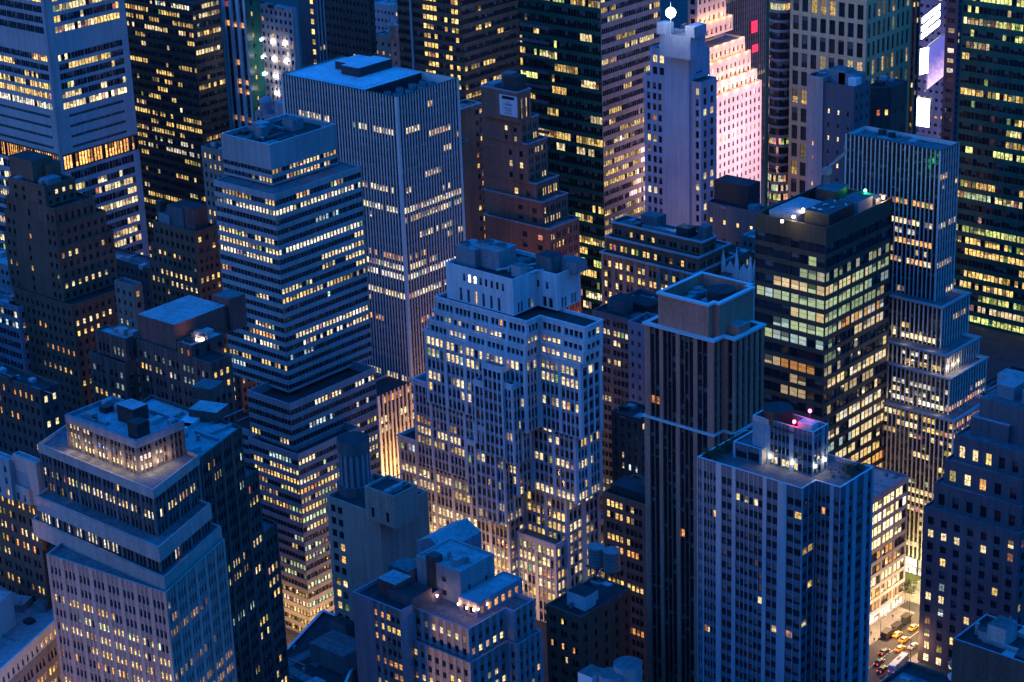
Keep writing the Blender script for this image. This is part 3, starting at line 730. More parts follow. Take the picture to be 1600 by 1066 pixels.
# ---------------------------------------------------------------- lower-left stepped office block beside the avenue that cuts across the grid
def bld_lowleft():
    C, z = at_d(212, 689, 470)
    b = Bld('office_building', 'broad stepped office block with a white-lit square penthouse storey and blue roof terrace', C, 'office building')
    st = dict(g=3, ww=.95, wm=.38, wp=.95, cm=.9, fh=3.55, wh=1.9, sh=.9, top=1.5, op=0.06, om=.12, os=.24, og=.45, ms=mauvespan, mp=mauvepier, nu=1, nv=2)
    z1 = zof(C, 743.6)
    pts = rect(C, z, 101.4, 287)
    pf = (z-z1-1.9)/3; pen = dict(st, fh=pf, wh=pf*.58, sh=pf*.25, top=1.6, bot=.2, wp=1.5, ww=1.1)
    b.tier(pts, z1, z, [dict(pen, lit=P(p=.05, rows={1: [(0, .16, .5, 'P', .6), (.16, .3, .9, 'C', .7), (.36, .68, .95, 'B', .9), (.72, 1, .5, 'W', .6)], 2: [(0, 1, .96, 'WP', 1.15)]})), dict(pen, lit=P(p=.0, rows={1: [(0, .6, 1, 'W', 1.1)], 2: [(0, .6, .95, 'W', 1.1)]})), None, None], wall=greystone, roof=roofpale, ph=1.0)
    b.foot = (pts, z1)
    on_roof(b, pts, z-1, [(.55, .62, 6, 4.5, 4.2, darkmetal, roofpale), (.88, .25, 3.6, 3.6, 4.0, darkmetal, roofdark)])
    zt = z1+.8
    C2 = at(239, 766, zt); p2 = ends_px(C2, zt, (59, 693), (311, 711))
    dR = (p2[2]-C2).normalized()
    z2 = zof(C2, 839)
    rows1 = {0: [(.55, .72, .7, 'Y', .8)], 1: [(.0, 1, .93, 'WP', 1.05)], 2: [(0, .25, .7, 'PO', .7)], 3: [(.15, .8, .35, 'P', .6)]}
    rows1r = {1: [(.05, .9, .9, 'P')], 3: [(.2, .75, .9, 'PO')]}
    b.tier(p2, z2-1, zt, [dict(st, lit=P(p=.05, rows=rows1)), dict(st, lit=P(p=.06, rows=rows1r)), None, None], wall=mauvebrick, roof=roofgrey, ph=.7)
    zt = z2+.6
    C3 = at(248, 856, zt); p3 = ends_px(C3, zt, (56, 775), (329, 787)); z3 = zof(C3, 898); st = dict(st, top=2.7)
    b.tier(p3, z3-1, zt, [dict(st, lit=P(p=.1, rows={0: [(0, .65, .7, 'W', .8)], 1: [(0, 1, .9, 'PW')]})), dict(st, lit=P(p=.1, rows={0: [(.25, .4, .9, 'W')], 1: [(.1, .85, .95, 'PW')]})), None, None], wall=mauvebrick, roof=roofgrey, ph=.7)
    zt = z3+.6
    C4 = at(256.5, 903, zt); p4 = ends_px(C4, zt, (50, 811), (345, 822)); z4 = zof(C4, 924)
    b.tier(p4, z4-1, zt, [dict(st, lit=P(p=.3, rows={0: [(.1, .4, .8, 'P'), (.7, 1, .7, 'P')]})), dict(st, lit=P(p=.1)), None, None], wall=mauvebrick, roof=roofgrey, ph=.7)
    zt = z4+.6
    C5 = at(258.6, 927, zt); p5 = ends_px(C5, zt, (72, 866), (351, 842))
    low = dict(st, wp=1.35, op=0., om=.04, os=.10, fh=3.7, wh=2.0, top=2.0, mp=mauvebrick, ms=mauvelow)
    b.tier(p5, 0, zt, [dict(low, lit=P(p=.05, pr=.1, run=6, pal='YPPG', rows={2: [(0, .55, .9, 'PY')], 3: [(.2, .9, .9, 'PG')], 4: [(0, 1, .9, 'P')], 5: [(.3, 1, .9, 'PY')], 6: [(0, 1, .7, 'OP')], 8: [(0, .9, .9, 'PY')], 9: [(0, 1, .9, 'PY')]}, low=(60, .5, 60))), dict(low, lit=P(p=.25, pr=.25, run=3, pal='YYP')), None, None], wall=mauvebrick, roof=roofgrey, ph=.7)
    # brick wing along the avenue, lower on its far end
    return b, C2, dR, p2, p5
LL, LL_C, LL_d, LL_p, LL_p5 = bld_lowleft()
def bld_avenue_wing():
    d = LL_d; nrm = Vector((-d.y, d.x))
    zt = 128.
    # roof edge seen from (311,714) to (378,667): the east face a little back of the stepped block's
    zt = zof(LL_p5[2], 0) if False else None
    best = None
    for k in range(60, 170):
        zz = float(k); a = at(313, 716, zz)
        t = (a-LL_C).dot(d); off = (a-LL_C).dot(nrm)
        if best is None or abs(off-1.5) < best[0]: best = (abs(off-1.5), zz, a)
    _, zt, a = best
    b = Bld('office_building', 'dark brick loft building with triple windows and a blue flat roof behind the stepped block', a, 'office building')
    st = dict(g=3, ww=1.0, wm=.3, wp=1.5, cm=.8, fh=3.7, wh=2.0, sh=.9, top=2.2, op=0., om=.05, os=.2, og=.4, nu=1, nv=2)
    e = step(a, math.atan2(d.y, d.x), run(a, zt, math.atan2(d.y, d.x), 378, 0))
    w = Vector((-1, 0))*34
    b.tier([a+w, a, e, e+w], 0, zt, [st, dict(st, lit=P(p=.12, pr=.1, pal='YPC')), None, None], wall=darkbrick, roof=roofpale, ph=.8)
    b2e = step(a, math.atan2(d.y, d.x), run(a, zt-14, math.atan2(d.y, d.x), 404, 0))
    a2 = e+d*.05
    b.tier([a2+w, a2, b2e, b2e+w], 0, zt-14, [None, dict(st, lit=P(p=.25, pr=.2, pal='YP')), None, None], wall=darkbrick, roof=roofgrey, ph=.8)
    e3 = step(a, math.atan2(d.y, d.x), run(a, zt-32, math.atan2(d.y, d.x), 433, 0)); a3 = b2e+d*.05
    b.tier([a3+w, a3, e3, e3+w], 0, zt-32, [None, dict(st, lit=P(p=.45, pr=.3, pal='YP')), None, None], wall=darkbrick, roof=roofgrey, ph=.8)
    m = b.part('skylight')
    for k in (0, 1):
        p = a+d*(8+k*7)-Vector((15, 0)); m.box(p.x, p.y, zt-.8, 4, 9, 1.0, coping, math.atan2(d.y, d.x)-H90)
    m = b.part('bulkhead'); p = a+d*20-Vector((12, 0)); m.box(p.x, p.y, zt-.8, 8, 6, 3, darkbrick, math.atan2(d.y, d.x)-H90, roofpale)
    p = a+d*30-Vector((20, 0)); m.box(p.x, p.y, zt-.8, 6, 6, 3.2, darkbrick, math.atan2(d.y, d.x)-H90, roofgrey)
    return zt
bld_avenue_wing()

# ---------------------------------------------------------------- left side
def left_side():
    # old brown tower at the far left
    st = brick(ww=1.3, wp=1.7, fh=4.0, wh=2.1)
    b, o = simple('apartment_tower', 'old brown brick apartment tower with a blue penthouse roof and dark terraces', 780,
        [(69, 292, 12, 117, 322), (85, 327, 8, 148, 352), (88, 353, 6, 165, 387), (91, 388, 6, 177, 470), (112, 478, 20, 216, None)],
        [brick(layout=[('p', 2), ('w', 1), ('p', 2), ('w', 1), ('p', 5), ('w', 1), ('p', 1.5)], fh=4, wh=2.2)]+[dict(st, layout=[('p', 1.2), ('w', 1), ('p', 1.4), ('w', 1), ('p', 6), ('w', 1), ('p', 8), ('w', 1), ('p', 1.2), ('w', 1), ('p', 1.)], lit=P(p=.12, pr=.05, pal='YO'))]*3+[dict(st, lit=P(p=.08, pal='YO'))], dict(st, lit=P(p=.12, pr=.05, pal='YP')), brownbrick, roof=roofdark)
    C, z, pts, zb = o[0]
    on_roof(b, pts, z-1, [(.2, .55, 14, 9, 8, brownbrick, roofdark), (.45, .8, 8, 6, 6, brownbrick, roofdark), (.75, .5, 5, 6, 2, greymetal)])
    t = b.part('terrace_railing'); C, z, pts, zb = o[1]
    # short brick office behind
    st = brick(g=1, ww=1.5, wp=1.6, fh=4.1, wh=2.2)
    b, o = simple('office_building', 'squat brown office building with a rusty roof cube, chimney and small lit windows', 850,
        [(305, 363, 238, 339, 398), (308, 399, 235.5, 343, 427), (309.5, 428, 232, 347, None)],
        [dict(st, lit=P(p=.05)), dict(st, lit=P(p=.1, rows={0: [(.15, .7, .9, 'Y')]})), dict(st, lit=P(p=.25, pr=.2, pal='YYPG', rows={0: [(.25, .85, .95, 'YP')], 1: [(.6, .9, .9, 'P')]}))], dict(st, lit=P(p=.15, pr=.1, pal='Y')), brownbrick, roof=roofdark, ph=1.6)
    C, z, pts, zb = o[0]
    on_roof(b, pts, z-1.6, [(.75, .55, 7, 7, 10, redbrick, roofdark), (.45, .6, 10, 9, 9, darkconc, roofdark), (.2, .5, 7, 8, 5, greymetal, roofgrey)])
    m = b.part('chimney'); p = frac(pts)(.06, .3); m.box(p.x, p.y, z-1.6, 2.6, 2.6, 9.5, darkbrick)
    # dark purple-brick lofts, two wings
    st = brick(g=1, ww=1.25, wp=1.2, fh=4.1, wh=2.1, top=2.4, ms=darkbrick)
    C, z = at_d(328, 568, 640)
    b = Bld('loft_building', 'dark purple brick loft building with two wings, blue roofs and small roof lamps', C, 'building')
    pts = rect(C, z, 212, 362)
    st2 = dict(st, g=3, ww=1.2, wm=.7, wp=1.9)
    b.tier(pts, 0, z, [dict(st2, lit=P(p=.12, pr=.1, rows={0: [(0, 1, .55, 'C', .22)], 1: [(.0, .45, .8, 'YW'), (.5, .9, .75, 'C', .35), (.9, 1, 1, 'Y')], 2: [(0, 1, .3, 'C', .25)]})), dict(st, lit=P(p=.1, rows={1: [(0, .9, .8, 'Y')]})), None, None], wall=redbrick, roof=roofdark, ph=1.0)
    g = frac(pts)
    up = b.part('upper_block')
    zl = z
    A = at(215, 500, z+6); B_ = at(273, 517, z+6); 
    up.prism([A, B_, B_+Vector((0, 22)), A+Vector((0, 22))], z-1, z+8, redbrick, roofpale)
    p = B_+Vector((-3, 26)); up.box(p.x, p.y, z-1, 8, 7, 11, redbrick, 0, roofgrey)
    ph = Bld('rooftop_penthouse', 'low roof pavilion with lit windows and two glowing lamps on the purple brick lofts', C, 'penthouse'); ph.n_obj = 20
    Cp = at(300, 545, z-1+.0); 
    Cp = at(299, 541, z+3.5); q = rect(Cp, z+3.5, 276, 350)
    ph.tier(q, z-1, z+3.5, [dict(st, fh=4.2, wh=2.3, sh=.6, top=.6, ww=1.6, wp=2.6, lit=P(p=1, pr=0, pal='OP')), dict(st, fh=4.2, wh=2.3, sh=.6, top=.6, ww=1.8, wp=3.5, lit=P(p=.8, pr=0, pal='OP')), None, None], wall=redbrick, roof=roofpale, ph=.3)
    global LOFT_LAMPS
    LOFT_LAMPS = [frac(q)(.45, .35), frac(q)(.72, .42)]; LOFT_Z = z+3.2
    globals()['LOFT_Z'] = LOFT_Z
    # west wing nearer
    C2 = at(195, 530, z+1); q2 = rect(C2, z+1, 148, 215)
    b.tier(q2, zof(C2, 566), z+1, [dict(st2, lit=P(p=.1, rows={0: [(0, 1, .5, 'C', .25)], 1: [(.2, 1, .85, 'C', .4)]})), st, None, None], wall=redbrick, roof=roofpale, ph=.8)
    zn = zof(C2, 566); C3 = at(194, 569, zn); q3 = rect(C3, zn, 138, 213)
    b.tier(q3, 0, zn, [dict(st2, lit=P(p=.1, rows={0: [(0, 1, .3, 'C', .2)], 1: [(0, 1, .6, 'C', .22)]})), st, None, None], wall=redbrick, roof=roofdark, ph=.6)
    # brick slab seen beyond the banded tower
    st = brick(ww=1.3, wp=1.7, fh=4.2, wh=2.2)
    b, o = simple('apartment_building', 'pinkish brick building peeping out behind the banded tower, yellow windows', 900, [(346, 236, 314, 372, None)], dict(st, lit=P(p=.35, pal='Y')), st, tanbrick, roof=roofdark)
    b, o = simple('low_building', 'low dark roofed building between the brown tower and the squat office', 900, [(232, 420, 150, 262, None)], st, st, darkbrick, roof=roofgrey)
    b, o = simple('low_building', 'small pale building with two windows at the foot of the brown tower', 760, [(207, 447, 178, 222, None)], brick(ww=1.2, wp=2, fh=4), st, tanbrick, roof=roofgrey)
    b, o = simple('low_building', 'dark low building with a lone column of lit windows at the picture\'s west edge', 640, [(62, 610, -20, 92, None)], dict(st, lit=P(p=.25, pal='O', rows={2: [(0, 1, .5, 'O')]})), dict(st, lit=P(p=.08)), darkbrick, roof=roofdark)
    # pale buildings with bright terraces at the west edge
    b, o = simple('low_building', 'pale low building with a floodlit terrace beyond the brown tower', 830, [(22, 418, -60, 60, None)], brick(ww=1.6, wp=1.4, fh=4), st, concrete, roof=roofpale)
    b, o = simple('low_building', 'glass fronted low building with bright shop floor under the floodlit terrace', 790, [(28, 480, -60, 60, None)], dict(st, g=4, ww=2, wm=.2, wp=.5, wh=2.4, lit=P(p=.1, rows={1: [(0, 1, .8, 'C', .9)]})), st, greystone, roof=roofgrey)
    # stepped office at the left edge, in front
    st = brick(g=2, ww=1.15, wm=.5, wp=1.6, fh=3.7, wh=2.0)
    C, z = at_d(57, 783, 500)
    b = Bld('office_building', 'grey office with blue stair boxes on its roof at the west edge', C, 'office building')
    q = rect(C, z, -60, 66)
    b.tier(q, 0, z, [dict(st, lit=P(p=.3, pr=.3, pal='YP', rows={0: [(.5, 1, .7, 'Y')], 2: [(.4, 1, .8, 'P')], 3: [(.5, 1, .8, 'PO')]})), st, None, None], wall=brownbrick, roof=roofgrey, ph=1.0)
    zz = z+7
    Cb = at(56, 724, zz+4); qq = rect(Cb, zz+4, 19, 68); b.tier(qq, z-1, zz+4, [None]*4, wall=concrete, roof=roofpale, ph=.4)
    Cb = at(13, 719, zz+3); qq = rect(Cb, zz+3, -40, 24); b.tier(qq, z-1, zz+3, [brick(ww=1, wp=2.2, fh=3.5)]+[None]*3, wall=concrete, roof=roofpale, ph=.4)
    Cb = at(44, 765, z+3.4); qq = rect(Cb, z+3.4, -40, 56); b.tier(qq, z-1, z+3.4, [brick(ww=1, wp=1.6, fh=3.6, wh=2.4, sh=.4)]+[None]*3, wall=concrete, roof=roofgrey, ph=.4)
    # corner block at the bottom left
    zt = 120.
    R = at(105, 952, zt); L0 = at(-5, 1052, zt); dv = (R-L0).normalized(); a0 = L0-dv*30
    b = Bld('office_building', 'blue roofed office with a lit upper arcade in the bottom corner', R, 'office building')
    w = Vector((-44, 0))
    st = brick(g=1, ww=1.0, wp=1.15, fh=4.4, wh=2.2, sh=.5, top=.9)
    b.tier([a0+w, a0, R, R+w], zt-4.6, zt, [None, dict(st, lit=P(p=.0, rows={0: [(.80, 1, .9, 'OY')]})), None, None], wall=whitepaint, roof=roofpale, ph=.5)
    st2 = brick(g=3, ww=1.15, wm=.4, wp=1.2, fh=3.9, wh=2.2)
    R2 = R+dv*6; a2 = a0
    b.tier([a2+w, a2, R2, R2+w], 0, zt-4.6, [None, dict(st2, lit=P(p=.12, pr=.1, rows={1: [(.55, .97, .95, 'OY')], 3: [(.6, .9, .7, 'P', .6)]})), None, None], wall=greystone, roof=roofgrey, ph=.6)
    m = b.part('bulkhead')
    def pbx(u, v, sx, sy, h, mt, top): p = R-dv*u+Vector((-v, 0)); m.box(p.x, p.y, zt-.5, sx, sy, h, mt, math.atan2(dv.y, dv.x)-H90, top)
    pbx(24, 17, 14, 16, 9, whitepaint, roofpale); pbx(17, 26, 10, 9, 13, whitepaint, roofpale); pbx(7, 15, 7, 5, 2, greymetal, roofpale); pbx(3, 7, 3, 4, 2.2, greymetal, roofgrey)
left_side()

# ---------------------------------------------------------------- bottom middle
def bottom_middle():
    # plain-walled building with a round tank tower
    C, z = at_d(593, 805, 560)
    b = Bld('loft_building', 'purple-grey building with a big blank side wall and a round roof tower', C, 'building')
    st = brick(layout=[('p', .8), ('w', 1), ('p', .5), ('w', 1), ('p', 8)], fh=3.9, wh=2.3, lit=P(p=.15, rows={4: [(0, 1, .7, 'O')], 6: [(0, 1, .8, 'PY')], 7: [(0, .5, 1, 'Y')]}))
    q = rect(C, z, 510, 668)
    b.tier(q, 0, z, [st, None, None, None], wall=tanwall, roof=roofdark, ph=1.0)
    zt = z+9
    Cb = at(615, 776, zt); qq = rect(Cb, zt, 569, 652); b.tier(qq, z-1, zt, [brick(layout=[('p', 2), ('w', 1), ('p', 4), ('w', 1), ('p', 2)], fh=8, wh=2.6, top=.5)]+[None]*3, wall=tanwall, roof=roofdark, ph=.8)
    m = b.part('roof_tower')
    pc = at(556, 757, z+1); r = 4.35
    zc = z+1; h = zof(pc, 684)-zc
    m.cyl(pc.x, pc.y, z-1, r+1.2, 3, darkconc, 16); m.cyl(pc.x, pc.y, z+1, r, h-4, darkconc, 16, cap=False); m.cyl(pc.x, pc.y, z+h-3, r+.4, 4, darkconc, 16, top=roofdark)
    for k in range(16):
        a = (k+.5)*math.pi/8; m.box(pc.x+math.cos(a)*r, pc.y+math.sin(a)*r, z+1, .5, .9, h-4, greystone, a)
    global TANKS
    TANKS = []
    TANKS.append(('water_tank', 'squat wooden water tank with a blue cone roof behind the blank walled building', at(645, 846, z-22), z-22, 3.3, 8.0, 2.0, darkconc))
    st = brick(ww=1.2, wp=2.4, fh=3.9)
    b2, o = simple('loft_building', 'dark building with a water tank, wedged behind the lamp-lit terrace', 590, [(668, 868, 590, 705, None)], st, dict(st, lit=P(p=.2)), darkconc, roof=roofdark)
    # lamplit terrace block
    C, z = at_d(732, 984, 480)
    b = Bld('apartment_building', 'stepped apartment block with a lamp-lit roof terrace and blue penthouse', C, 'apartment building')
    st = brick(ww=1.3, wp=1.15, cm=1.0, fh=3.35, wh=1.75, sh=.7, top=1.6, os=.16, ms=tanbrick)
    z2 = zof(C, 1032)
    A = step(C, math.pi, run(C, z, math.pi, 645, 0)); R = step(C, H90, run(C, z, H90, 790, 0)); C2 = step(R, 0, run(R, z, 0, 803, 0)); R2 = step(C2, H90, run(C2, z, H90, 836, 0))
    sl = dict(st, lit=P(p=.05)); sr = dict(st, lit=P(p=.08))
    pts = [A, C, R, C2, R2, Vector((A.x, R2.y))]
    b.tier(pts, z2, z, [sl, sr, sl, sr, None, None], wall=greystone, roof=roofgrey, ph=1.0)
    Cx = C+Vector((1.6, -1.6)); A2 = A+Vector((0, -1.6))
    R_ = R+Vector((1.6, -1.5)); C2_ = C2+Vector((2, -1.5)); R2_ = R2+Vector((2, 0))
    b.tier([A2, Cx, R_, C2_, R2_, Vector((A2.x, R2_.y))], 0, z2+.4, [dict(st, lit=P(p=.15, pr=.05, rows={1: [(0, 1, .45, 'PY')], 2: [(0, 1, .75, 'PY')]})), dict(st, lit=P(p=.12, pr=.05, rows={1: [(0, 1, .55, 'PY')]})), sr, dict(st, lit=P(p=.15)), None, None], wall=greystone, roof=roofgrey, ph=.4)
    # west wing: plain wall part
    Cw = at(600, 942, z+2); Aw = step(Cw, math.pi, run(Cw, z+2, math.pi, 550, 0))
    Cw2 = Vector((A.x+1, Cw.y))
    b.tier([Aw, Cw2, Cw2+Vector((0, 26)), Aw+Vector((0, 26))], 0, z+1.5, [dict(st, layout=[('p', 7), ('w', 1), ('p', 1.2), ('w', 1), ('p', .8), ('w', 1.3), ('p', .3), ('w', 1.3), ('p', .3), ('w', 1.3), ('p', .6)], lit=P(p=.3, pal='YO')), None, None, None], wall=greystone, roof=roofdark, ph=1.0)
    g = frac([Aw, Cw2, Cw2+Vector((0, 26))])
    m = b.part('bulkhead'); p = g(.45, .3); m.box(p.x, p.y, z+.4, 6.5, 6, 4.5, redbrick, 0, roofpale); p = g(.25, .6); m.box(p.x, p.y, z+.4, 7, 6, 4, darkconc, 0, roofgrey)
    p = g(.75, .3); m.box(p.x, p.y, z-.5, 9, 7, 4, darkconc, 0, roofdark)
    m = b.part('chimney'); p = g(.82, .62); m.box(p.x, p.y, z-1, 3, 3, 11, darkbrick, 0, darkmetal)
    # penthouse
    zp = z+8.5
    Cp = at(719, 894, zp); qp = rect(Cp, zp, 650, 772)
    b.tier(qp, z-1, zp, [brick(layout=[('p', 3), ('w', 1), ('p', 1), ('w', 1), ('p', 3)], fh=4, wh=1.6)]+[brick(layout=[('p', 2), ('w', .6), ('p', 4), ('w', .6), ('p', 2)], fh=8, wh=1.6, top=1.5, sh=3)]+[None]*2, wall=concrete, roof=roofpale, ph=.5)
    zq = z+3.2
    Cq = at(745, 943, zq); qq = rect(Cq, zq, 716, 816); b.tier(qq, z-1, zq, [brick(ww=1.6, wp=1.2, fh=4, wh=2.2, sh=.6, top=.5), brick(ww=1.6, wp=1.2, fh=4, wh=2.2, sh=.6, top=.5, lit=P(p=.3, pal='O')), None, None], wall=greystone, roof=roofpale, ph=.3)
    zb = z-1; Cx2 = at(694, 862, zb); q3 = rect(Cx2, zb, 650, 752)
    mb = b.part('gabled_roof')
    a, c, e1, d_ = q3; e = e1-c; mid = (a+c)/2; zr = zb+2.6
    mb.face([(a.x, a.y, zb), (mid.x, mid.y, zr), (mid.x+e.x, mid.y+e.y, zr), (a.x+e.x, a.y+e.y, zb)][::-1], roofpale); mb.face([(c.x, c.y, zb), (c.x+e.x, c.y+e.y, zb), (mid.x+e.x, mid.y+e.y, zr), (mid.x, mid.y, zr)], roofpale)
    mb.face([(a.x, a.y, zb), (c.x, c.y, zb), (mid.x, mid.y, zr)], greystone)
    mb.prism(q3, 0, zb-.02, greystone, roofpale)
    globals()['TERR'] = (C, R, A, z, Cq, qq, C2, R2)
    # small brown block with two tanks
    C, z = at_d(908, 965, 560)
    b = Bld('loft_building', 'small brown block with a white roof shed and two round wooden water tanks', C, 'building')
    q = rect(C, z, 853, 985)
    st = brick(g=1, ww=1.2, wp=2.2, fh=4.2, wh=2.1)
    b.tier(q, 0, z, [dict(st, g=2, lit=P(p=.1, rows={0: [(.3, .7, .5, 'Y')], 2: [(0, .8, .5, 'O', .7)]})), dict(st, wp=3.6, lit=P(p=.05)), None, None], wall=brownbrick, roof=roofdark, ph=1.0)
    on_roof(b, q, z-1, [(.55, .35, 7, 6, 4.6, whitepaint, roofdark), (.7, .65, 8, 10, 1.5, darkconc, roofdark)], 'roof_shed')
    p = at(932, 883, z+2); TANKS.append(('water_tank', 'round wooden water tank on the small brown block, the farther of its pair', p, z+2, 2.5, 6.2, 1.6, wood))
    p = at(956, 890, z+2); TANKS.append(('water_tank', 'round wooden water tank on the small brown block, the nearer of its pair', p, z+2, 2.6, 6.4, 1.6, wood))
    # dark building behind it, lit rows
    st = brick(g=4, ww=1.3, wm=.35, wp=1.4, fh=4.0, wh=2.3)
    b, o = simple('office_building', 'dark office between the pale stepped tower and the brown tower, a few amber windows', 640, [(1040, 800, 942, 1090, None)], dict(st, lit=P(p=.15, pr=.1, pal='YO', rows={0: [(0, .5, .8, 'Y')], 1: [(0, .5, .7, 'Y')], 4: [(.2, .55, .95, 'O')]})), st, brownbrick, roof=roofdark, ph=2)
    on_roof(b, o[0][2], o[0][1]-2, [(.3, .4, 14, 8, 4, darkmetal, roofdark), (.55, .7, 9, 9, 7, darkconc, roofdark)])
    b, o = simple('office_building', 'narrow dark court building beside the brown tower with a pale ledge', 690, [(1000, 655, 955, 1030, None)], dict(st, g=1, ww=1.2, wp=2.2, lit=P(p=.15, pal='YPC')), st, darkbrick, roof=roofdark)
    b, o = simple('office_building', 'greenish stone building with slit windows behind the brown tower', 730, [(1050, 520, 981, 1080, None)], brick(ww=1.2, wp=2.0, fh=4.2), st, greystone, roof=roofdark)
    b, o = simple('office_building', 'dark roofed building in the gap beside the pale stepped tower', 770, [(985, 500, 925, 1060, None)], st, st, darkconc, roof=roofdark)
    on_roof(b, o[0][2], o[0][1]-1, [(.4, .3, 8, 8, 5, darkconc, roofdark), (.75, .5, 10, 8, 3, darkmetal, roofdark)])
    # big dark roof with a pale edge, bottom
    zt = 62.
    A = at(396, 1068, zt); Bq = at(504, 952, zt); d = (Bq-A).normalized(); a0 = A-d*25
    e0 = a0+Vector((38, 0)); e1 = Bq+Vector((20, 0))
    b = Bld('theatre_building', 'broad low black roof with a pale long edge and grey roof paths', A, 'building')
    b.tier([a0, e0, e1, Bq], 0, zt, [None]*4, wall=darkbrick, roof=roofdark, ph=.8, cop=coping, cw=.9)
    m = b.part('roof_path')
    c0 = at(445, 1035, zt); 
    for (x0, y0, x1, y1) in ((445, 1040, 520, 1000), (450, 1044, 490, 1066)):
        p, q2 = at(x0, y0, zt-.7), at(x1, y1, zt-.7); dd = (q2-p).normalized(); nn_ = Vector((-dd.y, dd.x))*1.6
        m.face([(*(p-nn_), zt-.76), (*(q2-nn_), zt-.76), (*(q2+nn_), zt-.76), (*(p+nn_), zt-.76)], roofgrey)
    m = b.part('bulkhead'); p = at(530, 1020, zt+2); m.box(p.x, p.y, zt-.8, 14, 10, 6, darkconc, 0, roofgrey); p = at(540, 992, zt+2); m.box(p.x, p.y, zt-.8, 7, 6, 8, darkconc, 0, roofdark)
    zt = 95.
    b = Bld('barrel_roof_hall', 'blue barrel vaulted roof just entering at the bottom edge', at(335, 1075, zt), 'building')
    pc = at(335, 1080, zt); m = b.wall
    n = 12; r = 4.2
    for k in range(n):
        a, c = math.pi*k/n, math.pi*(k+1)/n
        P0 = lambda t, v: (pc.x+r*math.cos(t)*.75, pc.y+v+r*math.cos(t)*.6, zt+r*math.sin(t)-2)
        m.face([P0(a, 0), P0(c, 0), P0(c, -25), P0(a, -25)][::-1], roofpale); m.face([P0(a, 0), P0(c, 0), (pc.x, pc.y, zt-2)], concrete)
    m.box(pc.x, pc.y-13, 0, 7, 26, zt-2.1, darkbrick)
    # twin concrete cylinders at the bottom
    zt = 118.
    c = at(985, 1095, zt-6); b = Bld('mechanical_roof', 'pale blue building top with twin round concrete silos at the bottom edge', c, 'building')
    b.wall.box(c.x, c.y, 0, 24, 24, zt-12, concrete, 0, roofgrey)
    for (px, py, r, lab) in ((955, 1052, 2.9, 0), (981, 1036, 3.4, 1)):
        zz = zt-1+lab*1.5; p = at(px, py, zz); m = b.part('silo'); m.cyl(p.x, p.y, zt-13, r, zz-(zt-13), concrete, 24, top=roofgrey)
    p = at(924, 1048, zt-2); m = b.part('stair_box'); m.box(p.x, p.y, zt-13, 4.2, 5, 11, whitepaint, 0, roofgrey)
bottom_middle()

